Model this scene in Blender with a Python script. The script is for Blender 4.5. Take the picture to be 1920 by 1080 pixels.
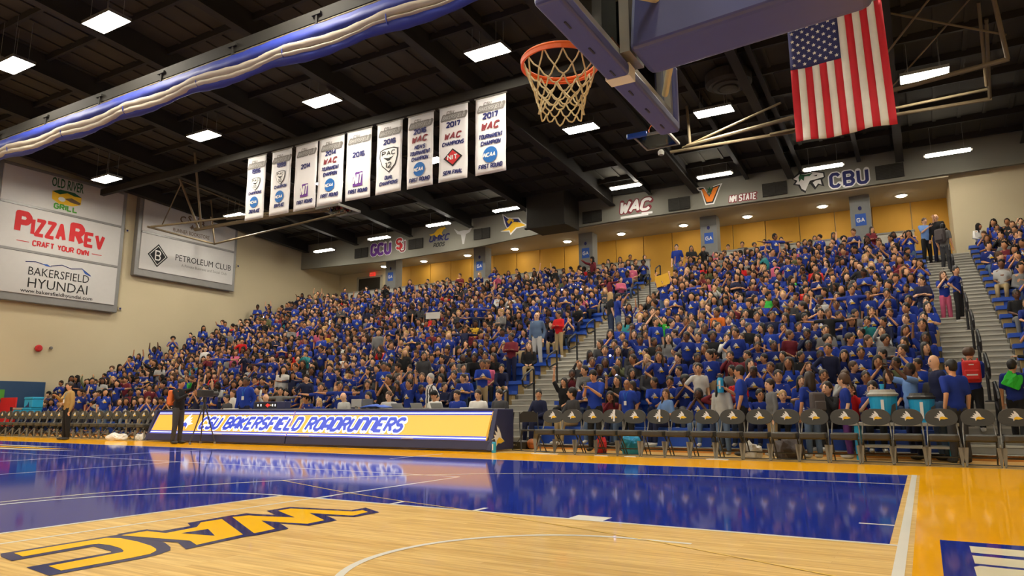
import bpy, bmesh, math, random
import numpy as np
from mathutils import Vector, Matrix, Euler
from mathutils.geometry import tessellate_polygon
from mathutils.bvhtree import BVHTree

SC = bpy.context.scene
COL = SC.collection
for o in list(bpy.data.objects):
    bpy.data.objects.remove(o)
random.seed(7)

# ------------------------------------------------------------------ camera
cam_data = bpy.data.cameras.new('camera')
cam = bpy.data.objects.new('camera', cam_data)
COL.objects.link(cam)
CAM = Vector((0.226149, -3.712947, 0.895218))
YAW, PITCH, ROLL, FPX = -0.522155, 0.170676, -0.0023709, 1325.705
fw = Vector((math.sin(YAW) * math.cos(PITCH), math.cos(YAW) * math.cos(PITCH), math.sin(PITCH)))
rt = Vector((math.cos(YAW), -math.sin(YAW), 0))
up = rt.cross(fw)
c_, s_ = math.cos(ROLL), math.sin(ROLL)
r2, u2 = c_ * rt + s_ * up, -s_ * rt + c_ * up
mw = Matrix((r2, u2, -fw)).transposed().to_4x4()
mw.translation = CAM
cam.matrix_world = mw
cam_data.sensor_width = 36.0
cam_data.lens = FPX * 36.0 / 1920.0
cam_data.clip_end = 300
SC.camera = cam

# ------------------------------------------------------------------ world and view
w = bpy.data.worlds.new('world')
SC.world = w
w.use_nodes = True
w.node_tree.nodes['Background'].inputs['Color'].default_value = (0.9, 0.92, 1.0, 1)
w.node_tree.nodes['Background'].inputs['Strength'].default_value = 0.05
SC.view_settings.view_transform = 'Standard'
SC.view_settings.look = 'None'
SC.view_settings.gamma = 1.0
SC.view_settings.use_curve_mapping = False
SC.view_settings.exposure = 0.22
PANEL_STRENGTH = 92.0        # high-bay panels
STRIP_STRENGTH = 70.0        # strips in front of the fascia
DOWNLIGHT_STRENGTH = 60.0    # round lamps in the concourse soffit

# ------------------------------------------------------------------ materials
MATS = {}


def mat(name, col, rough=0.5, metal=0.0, coat=0.0, coat_rough=0.05, emit=None, strength=0.0, var=0.08, vscale=6.0,
        bump=0.0, bscale=30.0, spec=0.5, sheen=0.0):
    """Principled material whose colour is broken up a little by a noise texture."""
    if name in MATS:
        return MATS[name]
    m = bpy.data.materials.new(name)
    m.use_nodes = True
    nt = m.node_tree
    b = nt.nodes['Principled BSDF']
    b.inputs['Roughness'].default_value = rough
    b.inputs['Metallic'].default_value = metal
    b.inputs['Specular IOR Level'].default_value = spec
    b.inputs['Coat Weight'].default_value = coat
    b.inputs['Coat Roughness'].default_value = coat_rough
    if sheen:
        b.inputs['Sheen Weight'].default_value = sheen
    tc = nt.nodes.new('ShaderNodeTexCoord')
    if var > 0:
        n = nt.nodes.new('ShaderNodeTexNoise')
        n.inputs['Scale'].default_value = vscale
        n.inputs['Detail'].default_value = 3
        nt.links.new(tc.outputs['Object'], n.inputs['Vector'])
        r = nt.nodes.new('ShaderNodeMapRange')
        r.inputs['To Min'].default_value = 1 - var
        r.inputs['To Max'].default_value = 1 + var
        nt.links.new(n.outputs['Fac'], r.inputs['Value'])
        mx = nt.nodes.new('ShaderNodeVectorMath')
        mx.operation = 'SCALE'
        mx.inputs[0].default_value = col[:3]
        nt.links.new(r.outputs['Result'], mx.inputs['Scale'])
        nt.links.new(mx.outputs['Vector'], b.inputs['Base Color'])
    else:
        b.inputs['Base Color'].default_value = (*col[:3], 1)
    if bump > 0:
        n2 = nt.nodes.new('ShaderNodeTexNoise')
        n2.inputs['Scale'].default_value = bscale
        nt.links.new(tc.outputs['Object'], n2.inputs['Vector'])
        bp = nt.nodes.new('ShaderNodeBump')
        bp.inputs['Strength'].default_value = bump
        nt.links.new(n2.outputs['Fac'], bp.inputs['Height'])
        nt.links.new(bp.outputs['Normal'], b.inputs['Normal'])
    if emit:
        b.inputs['Emission Color'].default_value = (*emit, 1)
        b.inputs['Emission Strength'].default_value = strength
    MATS[name] = m
    return m


def wood_floor():
    m = bpy.data.materials.new('maple_floor')
    m.use_nodes = True
    nt = m.node_tree
    b = nt.nodes['Principled BSDF']
    tc = nt.nodes.new('ShaderNodeTexCoord')
    br = nt.nodes.new('ShaderNodeTexBrick')
    br.offset = 0.37
    br.offset_frequency = 3
    br.inputs['Scale'].default_value = 1.0
    br.inputs['Brick Width'].default_value = 0.9
    br.inputs['Row Height'].default_value = 0.057
    br.inputs['Mortar Size'].default_value = 0.0006
    br.inputs['Color1'].default_value = (0.66, 0.425, 0.15, 1)
    br.inputs['Color2'].default_value = (0.76, 0.515, 0.205, 1)
    br.inputs['Mortar'].default_value = (0.5, 0.3, 0.1, 1)
    nt.links.new(tc.outputs['Object'], br.inputs['Vector'])
    mp = nt.nodes.new('ShaderNodeMapping')
    mp.inputs['Scale'].default_value = (1.2, 22, 1)
    nt.links.new(tc.outputs['Object'], mp.inputs['Vector'])
    n = nt.nodes.new('ShaderNodeTexNoise')
    n.inputs['Scale'].default_value = 1.6
    n.inputs['Detail'].default_value = 5
    nt.links.new(mp.outputs['Vector'], n.inputs['Vector'])
    r = nt.nodes.new('ShaderNodeMapRange')
    r.inputs['From Min'].default_value = 0.28
    r.inputs['From Max'].default_value = 0.62
    r.inputs['To Min'].default_value = 0.74
    r.inputs['To Max'].default_value = 1.06
    nt.links.new(n.outputs['Fac'], r.inputs['Value'])
    mx = nt.nodes.new('ShaderNodeVectorMath')
    mx.operation = 'SCALE'
    nt.links.new(br.outputs['Color'], mx.inputs[0])
    nt.links.new(r.outputs['Result'], mx.inputs['Scale'])
    nt.links.new(mx.outputs['Vector'], b.inputs['Base Color'])
    b.inputs['Roughness'].default_value = 0.5
    b.inputs['Specular IOR Level'].default_value = 0.0
    b.inputs['Coat Weight'].default_value = 0.5
    b.inputs['Coat Roughness'].default_value = 0.05
    MATS['maple'] = m
    return m


def striped(name, c1, c2, scale, axis=0):
    m = bpy.data.materials.new(name)
    m.use_nodes = True
    nt = m.node_tree
    b = nt.nodes['Principled BSDF']
    b.inputs['Roughness'].default_value = 0.8
    tc = nt.nodes.new('ShaderNodeTexCoord')
    wv = nt.nodes.new('ShaderNodeTexWave')
    wv.bands_direction = 'XYZ'[axis]
    wv.inputs['Scale'].default_value = scale
    nt.links.new(tc.outputs['Object'], wv.inputs['Vector'])
    rp = nt.nodes.new('ShaderNodeValToRGB')
    rp.color_ramp.interpolation = 'CONSTANT'
    rp.color_ramp.elements[0].color = (*c1, 1)
    rp.color_ramp.elements[1].position = 0.5
    rp.color_ramp.elements[1].color = (*c2, 1)
    nt.links.new(wv.outputs['Fac'], rp.inputs['Fac'])
    nt.links.new(rp.outputs['Color'], b.inputs['Base Color'])
    MATS[name] = m
    return m


def glass_mat():
    m = bpy.data.materials.new('clear_glass')
    m.use_nodes = True
    nt = m.node_tree
    for n in list(nt.nodes):
        if n.type != 'OUTPUT_MATERIAL':
            nt.nodes.remove(n)
    out = nt.nodes['Material Output']
    t = nt.nodes.new('ShaderNodeBsdfTransparent')
    t.inputs['Color'].default_value = (0.86, 0.9, 0.88, 1)
    g = nt.nodes.new('ShaderNodeBsdfGlossy')
    g.inputs['Roughness'].default_value = 0.02
    fr = nt.nodes.new('ShaderNodeFresnel')
    fr.inputs['IOR'].default_value = 1.5
    mx = nt.nodes.new('ShaderNodeMixShader')
    nt.links.new(fr.outputs['Fac'], mx.inputs['Fac'])
    nt.links.new(t.outputs['BSDF'], mx.inputs[1])
    nt.links.new(g.outputs['BSDF'], mx.inputs[2])
    nt.links.new(mx.outputs['Shader'], out.inputs['Surface'])
    MATS['glass'] = m
    return m


wood_floor()
glass_mat()
GLOSS = dict(rough=0.5, spec=0.0, coat=0.62, coat_rough=0.065, var=0.05, vscale=2.0)
mat('blue_paint', (0.012, 0.026, 0.230), **GLOSS)
mat('amber_paint', (0.82, 0.38, 0.004), **GLOSS)
mat('white_paint', (0.72, 0.70, 0.62), **GLOSS)
mat('navy_paint', (0.022, 0.028, 0.11), **GLOSS)
mat('gold_paint', (0.90, 0.50, 0.008), **GLOSS)
mat('cream_paint', (0.70, 0.64, 0.45), **GLOSS)
mat('yellow_tape', (0.72, 0.46, 0.02), rough=0.5)
mat('wall_beige', (0.58, 0.50, 0.33), rough=0.9, var=0.04, vscale=0.6, bump=0.03, bscale=60)
mat('fascia_grey', (0.19, 0.185, 0.15), rough=0.85, var=0.05, vscale=0.8)
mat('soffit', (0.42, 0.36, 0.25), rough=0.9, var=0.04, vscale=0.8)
mat('ochre', (0.60, 0.32, 0.035), rough=0.7, var=0.07, vscale=2.0)
mat('deck_dark', (0.042, 0.036, 0.023), rough=0.9, var=0.2, vscale=1.5)
mat('beam_dark', (0.018, 0.016, 0.012), rough=0.8, var=0.2, vscale=2)
mat('duct_dark', (0.030, 0.028, 0.022), rough=0.8, var=0.15)
mat('vent_dark', (0.020, 0.018, 0.014), rough=0.8)
mat('pillar_grey', (0.20, 0.205, 0.20), rough=0.8)
mat('step_grey', (0.36, 0.35, 0.31), rough=0.7, var=0.1, vscale=4)
mat('deck_grey', (0.33, 0.32, 0.28), rough=0.8, var=0.1, vscale=4)
mat('nosing', (0.52, 0.50, 0.44), rough=0.5)
mat('riser_grey', (0.22, 0.215, 0.19), rough=0.8, var=0.1, vscale=4)
mat('ply_orange', (0.62, 0.26, 0.05), rough=0.7, var=0.15, vscale=6)
mat('bench_blue', (0.022, 0.09, 0.50), rough=0.4)
mat('tan_block', (0.40, 0.29, 0.13), rough=0.8)
mat('rail_black', (0.012, 0.012, 0.014), rough=0.45)
mat('black_vinyl', (0.045, 0.045, 0.040), rough=0.42, bump=0.05, bscale=80)
mat('black_metal', (0.030, 0.029, 0.027), rough=0.4)
mat('grey_metal', (0.20, 0.19, 0.17), rough=0.45, metal=0.3)
mat('bracket_grey', (0.17, 0.165, 0.14), rough=0.55)
mat('steel', (0.45, 0.44, 0.40), rough=0.35, metal=0.7)
mat('tan_pipe', (0.16, 0.12, 0.065), rough=0.6)
mat('white', (0.80, 0.80, 0.78), rough=0.6)
mat('banner_cloth', (0.72, 0.71, 0.72), rough=0.85, var=0.03, vscale=3)
mat('navy_print', (0.018, 0.022, 0.12), rough=0.8)
mat('grey_print', (0.20, 0.19, 0.18), rough=0.8)
mat('grey_light', (0.45, 0.44, 0.43), rough=0.8)
mat('black_print', (0.015, 0.015, 0.016), rough=0.8)
mat('maroon_print', (0.20, 0.025, 0.035), rough=0.8)
mat('red_print', (0.55, 0.025, 0.03), rough=0.8)
mat('ncaa_blue', (0.012, 0.13, 0.42), rough=0.8)
mat('green_print', (0.07, 0.28, 0.03), rough=0.8)
mat('dark_green', (0.015, 0.10, 0.04), rough=0.8)
mat('purple_print', (0.13, 0.03, 0.26), rough=0.8)
mat('gold_print', (0.80, 0.48, 0.02), rough=0.8)
mat('orange_print', (0.80, 0.22, 0.02), rough=0.8)
mat('white_print', (0.75, 0.74, 0.72), rough=0.8)
mat('brown_print', (0.16, 0.10, 0.06), rough=0.8)
mat('blue_print', (0.03, 0.10, 0.42), rough=0.8)
mat('sign_face', (0.55, 0.54, 0.53), rough=0.55, var=0.03)
mat('sign_frame', (0.24, 0.235, 0.23), rough=0.45, metal=0.3)
mat('pad_blue', (0.075, 0.090, 0.27), rough=0.38, var=0.06, bump=0.03, bscale=40)
mat('rim_orange', (0.85, 0.13, 0.01), rough=0.35)
mat('net_white', (0.70, 0.60, 0.36), rough=0.9)
mat('flag_red', (0.52, 0.010, 0.022), rough=0.8)
mat('flag_white', (0.72, 0.69, 0.62), rough=0.8)
mat('flag_blue', (0.022, 0.025, 0.11), rough=0.8)
mat('curtain_blue', (0.016, 0.034, 0.29), rough=0.6)
mat('curtain_white', (0.42, 0.37, 0.30), rough=0.8)
mat('table_navy', (0.022, 0.026, 0.085), rough=0.55)
mat('table_grey', (0.30, 0.30, 0.29), rough=0.6)
mat('cooler_blue', (0.02, 0.36, 0.66), rough=0.4)
mat('cooler_grey', (0.35, 0.34, 0.30), rough=0.5)
mat('green_bag', (0.02, 0.50, 0.03), rough=0.7)
mat('red_bag', (0.62, 0.015, 0.015), rough=0.6)
mat('orange_bag', (0.70, 0.16, 0.03), rough=0.7)
mat('dark_bag', (0.09, 0.075, 0.075), rough=0.8)
mat('exit_red', (0.5, 0.02, 0.02), emit=(1, 0.05, 0.03), strength=0.6)
mat('doorway_shade', (0.03, 0.026, 0.018), rough=0.8)  # darkness of the doorway opening, put into the colour
mat('parapet', (0.42, 0.40, 0.33), rough=0.8)
mat('wallpad_navy', (0.018, 0.06, 0.14), rough=0.5)
mat('panel_lamp', (0.9, 0.9, 0.9), emit=(1.0, 0.92, 0.77), strength=PANEL_STRENGTH, var=0)
mat('strip_lamp', (0.9, 0.9, 0.9), emit=(1.0, 0.93, 0.80), strength=STRIP_STRENGTH, var=0)
mat('down_lamp', (0.9, 0.9, 0.9), emit=(1.0, 0.90, 0.72), strength=DOWNLIGHT_STRENGTH, var=0)
mat('led_amber', (0.5, 0.25, 0.03), rough=0.35, emit=(1.0, 0.50, 0.06), strength=0.62, var=0)
mat('led_white', (0.6, 0.6, 0.6), rough=0.35, emit=(0.92, 0.93, 1.0), strength=0.95, var=0)
mat('led_blue', (0.02, 0.04, 0.3), rough=0.35, emit=(0.05, 0.09, 0.75), strength=0.55, var=0)
mat('led_red', (0.5, 0.02, 0.02), emit=(1, 0.03, 0.02), strength=1.2, var=0)
mat('phone_light', (0.3, 0.3, 0.9), emit=(0.45, 0.45, 1.0), strength=9.0, var=0)
mat('screen_grey', (0.10, 0.11, 0.12), rough=0.3)
mat('paper_white', (0.75, 0.74, 0.70), rough=0.8)
mat('paper_yellow', (0.75, 0.42, 0.03), rough=0.8)


# ------------------------------------------------------------------ mesh helpers
class MB:
    """Collects vertices and faces; build() links them as one mesh object."""

    def __init__(s):
        s.v, s.f, s.m = [], [], []

    def add(s, vs, fs, mi=0):
        o = len(s.v)
        s.v += [tuple(v) for v in vs]
        s.f += [tuple(i + o for i in f) for f in fs]
        s.m += [mi] * len(fs)
        return s

    def box(s, c, d, mi=0, R=None):
        x, y, z = d[0] / 2, d[1] / 2, d[2] / 2
        vs = [Vector((a * x, b * y, e * z)) for a in (-1, 1) for b in (-1, 1) for e in (-1, 1)]
        if R is not None:
            vs = [R @ v for v in vs]
        c = Vector(c)
        return s.add([v + c for v in vs], [(0, 1, 3, 2), (4, 6, 7, 5), (0, 4, 5, 1), (2, 3, 7, 6), (0, 2, 6, 4), (1, 5, 7, 3)], mi)

    def span(s, a, b, mi=0):
        return s.box([(a[i] + b[i]) / 2 for i in range(3)], [abs(b[i] - a[i]) for i in range(3)], mi)

    def tube(s, p0, p1, r0, r1=None, n=8, mi=0, caps=True):
        r1 = r0 if r1 is None else r1
        p0, p1 = Vector(p0), Vector(p1)
        d = (p1 - p0).normalized()
        a = d.orthogonal().normalized()
        b = d.cross(a)
        vs = []
        for p, r in ((p0, r0), (p1, r1)):
            for i in range(n):
                t = 2 * math.pi * i / n
                vs.append(p + (a * math.cos(t) + b * math.sin(t)) * r)
        fs = [(i, (i + 1) % n, n + (i + 1) % n, n + i) for i in range(n)]
        if caps:
            fs += [tuple(range(n - 1, -1, -1)), tuple(range(n, 2 * n))]
        return s.add(vs, fs, mi)

    def path(s, pts, r, n=8, mi=0, closed=False):
        """A tube swept along a polyline; r is a number or one radius per point."""
        pts = [Vector(p) for p in pts]
        k = len(pts)
        rr = [r] * k if not hasattr(r, '__len__') else r
        vs = []
        ref = None
        for i, p in enumerate(pts):
            q0 = pts[i - 1] if (i > 0 or closed) else p
            q1 = pts[(i + 1) % k] if (i < k - 1 or closed) else p
            d = (q1 - q0).normalized()
            if ref is None:
                ref = d.orthogonal().normalized()
            a = (ref - d * ref.dot(d)).normalized()
            ref = a
            b = d.cross(a)
            for j in range(n):
                t = 2 * math.pi * j / n
                vs.append(p + (a * math.cos(t) + b * math.sin(t)) * rr[i])
        fs = []
        for i in range(k if closed else k - 1):
            i2 = (i + 1) % k
            for j in range(n):
                fs.append((i * n + j, i * n + (j + 1) % n, i2 * n + (j + 1) % n, i2 * n + j))
        if not closed:
            fs += [tuple(range(n - 1, -1, -1)), tuple((k - 1) * n + j for j in range(n))]
        return s.add(vs, fs, mi)

    def lathe(s, prof, c=(0, 0, 0), n=16, mi=0):
        c = Vector(c)
        vs = []
        for r, z in prof:
            for j in range(n):
                t = 2 * math.pi * j / n
                vs.append(c + Vector((r * math.cos(t), r * math.sin(t), z)))
        fs = []
        for i in range(len(prof) - 1):
            for j in range(n):
                fs.append((i * n + j, i * n + (j + 1) % n, (i + 1) * n + (j + 1) % n, (i + 1) * n + j))
        fs += [tuple(range(n - 1, -1, -1)), tuple((len(prof) - 1) * n + j for j in range(n))]
        return s.add(vs, fs, mi)

    def prism(s, poly, fn, d0, d1, mi=0):
        """Extrude the 2-D polygon between depths d0 and d1; fn(u, v, d) gives the point."""
        n = len(poly)
        vs = [fn(u, v, d0) for u, v in poly] + [fn(u, v, d1) for u, v in poly]
        tri = tessellate_polygon([[Vector((u, v, 0)) for u, v in poly]])
        fs = [tuple(t) for t in tri] + [tuple(n + i for i in reversed(t)) for t in tri]
        fs += [(i, (i + 1) % n, n + (i + 1) % n, n + i) for i in range(n)]
        return s.add(vs, fs, mi)

    def mesh(s, name, mats, smooth=False):
        me = bpy.data.meshes.new(name)
        me.from_pydata(s.v, [], s.f)
        for m in (mats if isinstance(mats, (list, tuple)) else [mats]):
            me.materials.append(MATS[m] if isinstance(m, str) else m)
        if any(s.m):
            me.polygons.foreach_set('material_index', s.m)
        bm = bmesh.new()
        bm.from_mesh(me)
        bmesh.ops.recalc_face_normals(bm, faces=bm.faces)
        bm.to_mesh(me)
        bm.free()
        if smooth:
            me.polygons.foreach_set('use_smooth', [True] * len(me.polygons))
        me.update()
        return me

    def build(s, name, mats, parent=None, smooth=False, bevel=0, loc=None):
        o = link(name, s.mesh(name, mats, smooth), parent)
        if bevel:
            bv = o.modifiers.new('bevel', 'BEVEL')
            bv.width = bevel
            bv.segments = 3
            bv.limit_method = 'ANGLE'
        if loc is not None:
            o.location = loc
        return o


def link(name, data, parent=None, loc=None, rot=None):
    o = bpy.data.objects.new(name, data)
    COL.objects.link(o)
    if parent is not None:
        o.parent = parent
    if loc is not None:
        o.location = loc
    if rot is not None:
        o.rotation_euler = rot
    return o


def tag(o, label=None, cat=None, group=None, kind=None):
    if label:
        o['label'] = label
    if cat:
        o['category'] = cat
    if group:
        o['group'] = group
    if kind:
        o['kind'] = kind
    return o


def thing(name, label, cat, loc=(0, 0, 0), rz=0, group=None):
    o = link(name, None, None, loc, (0, 0, rz))
    o.empty_display_size = 0.2
    return tag(o, label, cat, group)


def copy_tree(o, parent=None):
    c = o.copy()
    COL.objects.link(c)
    if parent is not None:
        c.parent = parent
    for ch in o.children:
        copy_tree(ch, c)
    return c


# ------------------------------------------------------------------ flat print
GLY = {}
for ln in """A 00 26 40|12 32
a 00 05 16 36 45 40|02 42
B 00 06 36 45 44 33 03|33 42 41 30 00
C 45 36 16 05 01 10 30 41
D 00 06 36 45 41 30 00
E 46 06 00 40|03 33
F 46 06 00|03 33
G 45 36 16 05 01 10 30 41 43 23
H 00 06|40 46|03 43
I 00 06
J 46 41 30 10 01
K 00 06|46 03 40
L 06 00 40
M 00 06 23 46 40
N 00 06 40 46
n 00 06 36 45 40
O 10 01 05 16 36 45 41 30 10
P 00 06 36 45 44 33 03
Q 10 01 05 16 36 45 41 30 10|21 40
R 00 06 36 45 44 33 03|23 40
S 45 36 16 05 04 13 33 42 41 30 10 01
T 06 46|20 26
U 06 01 10 30 41 46
V 06 20 46
W 06 10 24 30 46
X 00 46|06 40
Y 06 23 46|23 20
Z 06 46 00 40
0 10 01 05 16 36 45 41 30 10
1 05 16 10
2 05 16 36 45 44 00 40
4 30 36 02 42
5 46 06 03 33 42 41 30 10 01
6 45 36 16 05 01 10 30 41 42 33 03
7 06 46 20
8 13 04 05 16 36 45 44 33 13 02 01 10 30 41 42 33
9 01 10 30 41 45 36 16 05 04 13 43
' 05 06
- 03 33""".split('\n'):
    ch, rest = ln[0], ln[2:]
    GLY[ch] = [[(int(t[0]), int(t[1])) for t in pl.split()] for pl in rest.split('|')]


class Deco:
    """Flat artwork laid out in metres (u to the right, v up); build() maps it on a surface."""

    def __init__(s):
        s.it, s.g, s.gid = [], [], 0

    def poly(s, pts, m, lvl=1):
        s.it.append((pts, m, lvl))
        s.g.append(s.gid)
        return s

    def ell(s, x, y, rx, ry, m, lvl=1, n=24):
        return s.poly([(x + rx * math.cos(2 * math.pi * i / n), y + ry * math.sin(2 * math.pi * i / n)) for i in range(n)], m, lvl)

    def rect(s, x0, y0, x1, y1, m, lvl=1):
        return s.poly([(x0, y0), (x1, y0), (x1, y1), (x0, y1)], m, lvl)

    def stroke(s, pts, t, m, lvl=1, caps=False):
        for i in range(len(pts) - 1):
            a, b = Vector(pts[i]), Vector(pts[i + 1])
            d = (b - a)
            if d.length < 1e-9:
                continue
            d.normalize()
            nn = Vector((-d.y, d.x)) * t / 2
            s.poly([tuple(a - nn), tuple(b - nn), tuple(b + nn), tuple(a + nn)], m, lvl)
        rng = range(len(pts)) if caps else range(1, len(pts) - 1)
        for i in rng:
            s.ell(pts[i][0], pts[i][1], t / 2, t / 2, m, lvl, 8)
        return s

    def width(s, txt, h, w, sp):
        x = 0
        for ch in txt:
            x += (0.5 * w * h if ch == ' ' else max(p[0] for pl in GLY[ch] for p in pl) / 4 * w * h) + sp * h
        return x - sp * h

    def text(s, txt, x, y, h, m, lvl=1, w=0.62, t=0.17, slant=0.0, sp=0.28, align='c', fit=None, grow=0.0):
        s.gid += 1
        W = s.width(txt, h, w, sp)
        if fit:
            k = fit / W
            w, sp = w * k, sp * k
            W = fit
        x0 = x - W / 2 if align == 'c' else x
        for ch in txt:
            if ch == ' ':
                x0 += (0.5 * w + sp) * h
                continue
            for pl in GLY[ch]:
                pts = [(x0 + p[0] / 4 * w * h + slant * (p[1] / 6) * h, y + (t * h / 2) + p[1] / 6 * (h - t * h)) for p in pl]
                s.stroke(pts, t * h + grow, m, lvl, caps=grow > 0)
            x0 += (max(p[0] for pl in GLY[ch] for p in pl) / 4 * w + sp) * h
        return s

    def ftext(s, txt, x, y, h, m, lvl=1, align='c', fit=None, bold=0.0, slant=0.0):
        cu = bpy.data.curves.new('lettering', 'FONT')
        cu.body = txt
        cu.size = 1.0
        cu.offset = bold
        cu.resolution_u = 2
        o = bpy.data.objects.new('lettering', cu)
        COL.objects.link(o)
        dg = bpy.context.evaluated_depsgraph_get()
        me = o.evaluated_get(dg).to_mesh()
        vs = [(v.co.x, v.co.y) for v in me.vertices]
        fs = [tuple(p.vertices) for p in me.polygons]
        o.evaluated_get(dg).to_mesh_clear()
        bpy.data.objects.remove(o)
        bpy.data.curves.remove(cu)
        x0, x1 = min(v[0] for v in vs), max(v[0] for v in vs)
        k = h / 0.72
        kx = k if fit is None else fit / (x1 - x0)
        off = x - (x0 + x1) / 2 * kx if align == 'c' else x - x0 * kx
        for f in fs:
            s.poly([(vs[i][0] * kx + off + slant * vs[i][1] * k, vs[i][1] * k + y) for i in f], m, lvl)
        return s

    def bird(s, x, y, k, lvl=1, white='white_print', gold='gold_print', edge=None, flip=1):
        P = [(-.1, .5), (.05, .42), (.2, .22), (.28, .02), (.5, -.12), (.2, -.2), (-.02, -.18), (-.15, -.32), (-.18, -.12),
             (-.5, -.02), (-.25, .05), (-.34, .16), (-.15, .14), (-.26, .32), (-.05, .24)]
        Y = [(-.10, -.06), (.08, .05), (.3, -.02), (.5, -.12), (.2, -.2), (-.02, -.18), (-.12, -.28)]
        if edge:
            s.poly([(x + flip * (px * 1.14) * k, y + (py * 1.14) * k) for px, py in P], edge, lvl)
        s.poly([(x + flip * px * k, y + py * k) for px, py in P], white, lvl + 1)
        s.poly([(x + flip * px * k, y + py * k) for px, py in Y], gold, lvl + 2)
        return s

    def build_lines(s, name, parent, fn, lift=0.003):
        for k in sorted(set(s.g)):
            q = Deco()
            q.it = [it for it, g in zip(s.it, s.g) if g == k]
            q.build(name, parent, fn, lift)

    def build(s, name, parent, fn, lift=0.003):
        mats, mb = [], MB()
        for num, (pts, m, lvl) in enumerate(s.it):
            if m not in mats:
                mats.append(m)
            mi = mats.index(m)
            if len(pts) <= 4:
                tri = [tuple(range(len(pts)))]
            else:
                tri = [tuple(t) for t in tessellate_polygon([[Vector((u, v, 0)) for u, v in pts]])]
            mb.add([fn(u, v, lift * lvl + 2.4e-5 * (num % 40)) for u, v in pts], tri, mi)
        me = bpy.data.meshes.new(name)
        me.from_pydata(mb.v, [], mb.f)
        for m in mats:
            me.materials.append(MATS[m])
        me.polygons.foreach_set('material_index', mb.m)
        me.update()
        return link(name, me, parent)

# ================================================================== the setting
XL, XR, YF, YB = -32.0, 9.0, -22.0, 30.0
ROWS, TREAD, RISE = 21, 0.72, 0.31
ROW_Y0 = 11.30                                  # front of the first deck


def deck_z(k):
    return 0.10 + RISE * k


def seat_y(k):
    return ROW_Y0 + 0.55 + TREAD * k


def seat_z(k):
    return deck_z(k) + 0.40


def roof_z(y):
    return 10.95 + 0.07 * (26.5 - abs(y))


def struct(o):
    o['kind'] = 'structure'
    return o


floor = struct(MB().span((XL, YF, -0.2), (XR, YB, 0)).build('floor', 'maple'))


def flat(name, polys, m, z, parent=floor):
    mb = MB()
    for p in polys:
        tri = tessellate_polygon([[Vector((u, v, 0)) for u, v in p]])
        mb.add([(u, v, z) for u, v in p], [tuple(t) for t in tri])
    me = bpy.data.meshes.new(name)
    me.from_pydata(mb.v, [], mb.f)
    bm = bmesh.new()
    bm.from_mesh(me)
    for f in bm.faces:
        if f.normal.z < 0:
            f.normal_flip()
    bm.to_mesh(me)
    bm.free()
    me.materials.append(MATS[m])
    return link(name, me, parent)


def R4(x0, y0, x1, y1):
    return [(x0, y0), (x1, y0), (x1, y1), (x0, y1)]


def arc_strip(cx, cy, r, w_, a0, a1, n=48):
    o = [(cx + (r + w_ / 2) * math.cos(a0 + (a1 - a0) * i / n), cy + (r + w_ / 2) * math.sin(a0 + (a1 - a0) * i / n)) for i in range(n + 1)]
    q = [(cx + (r - w_ / 2) * math.cos(a0 + (a1 - a0) * i / n), cy + (r - w_ / 2) * math.sin(a0 + (a1 - a0) * i / n)) for i in range(n + 1)]
    return [[o[i], o[i + 1], q[i + 1], q[i]] for i in range(n)]


CL = 28.65
flat('blue_court_paint', [R4(-CL + 5.79, -7.62, -5.79, 7.62), R4(-5.79, 1.83, -0.06, 7.62), R4(-5.79, -7.62, -0.06, -1.83),
                          R4(-CL + .06, 1.83, -CL + 5.79, 7.62), R4(-CL + .06, -7.62, -CL + 5.79, -1.83)], 'blue_paint', 0.001)
flat('amber_apron_paint', [R4(0.085, -9.45, 3.6, 9.45), R4(-CL - .05, 7.66, 0.085, 9.45), R4(-CL - .05, -9.45, 0.085, -7.66),
                           R4(-CL - 2.6, -9.45, -CL - .05, 9.45)], 'amber_paint', 0.001)
for nm, p in (('baseline', R4(-.012, -7.66, .05, 7.70)), ('far_baseline', R4(-CL - .03, -7.66, -CL + .03, 7.66))):
    flat('baseline_stripe', [p], 'white_paint', 0.002)
for sy in (1, -1):
    flat('sideline_stripe', [R4(-CL, sy * 7.62, -.012, sy * 7.665)], 'cream_paint', 0.002)
    for x0, x1 in ((-5.79, -.012), (-CL + .03, -CL + 5.79)):
        flat('lane_line', [R4(x0, sy * 1.83 - .025, x1, sy * 1.83 + .025)], 'white_paint', 0.002)
    flat('lane_block', [R4(-2.44, sy * 1.855, -2.13, sy * 2.06)], 'white_paint', 0.002)
    for x in (-3.40, -4.36, -5.33):
        flat('lane_mark', [R4(x, sy * 1.855, x + .05, sy * 2.06)], 'white_paint', 0.002)
    flat('baseline_mark', [R4(-.31, sy * 2.72, -.06, sy * 2.77)], 'white_paint', 0.002)
    flat('volleyball_side_line', [R4(-23.33, sy * 4.5 - .02, -5.33, sy * 4.5 + .02)], 'white_paint', 0.0018)
    flat('coaching_box_mark', [R4(-8.55, sy * 6.9, -8.50, sy * 8.6)], 'white_paint', 0.0022)
for x in (-5.79, -CL + 5.79):
    flat('free_throw_line', [R4(x - .025, -1.83, x + .025, 1.83)], 'white_paint', 0.002)
for x in (-5.33, -11.33, -17.33, -23.33):
    flat('volleyball_line', [R4(x - .02, -4.5, x + .02, 4.5)], 'white_paint', 0.0015)
flat('half_court_line', [R4(-14.36, -7.62, -14.30, 7.62)], 'white_paint', 0.002)
for cx, sg in ((-5.79, 1), (-CL + 5.79, -1)):
    a = math.pi / 2 if sg > 0 else -math.pi / 2
    flat('free_throw_circle', arc_strip(cx, 0, 1.83, .05, a, a + math.pi), 'white_paint', 0.0021)
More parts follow.
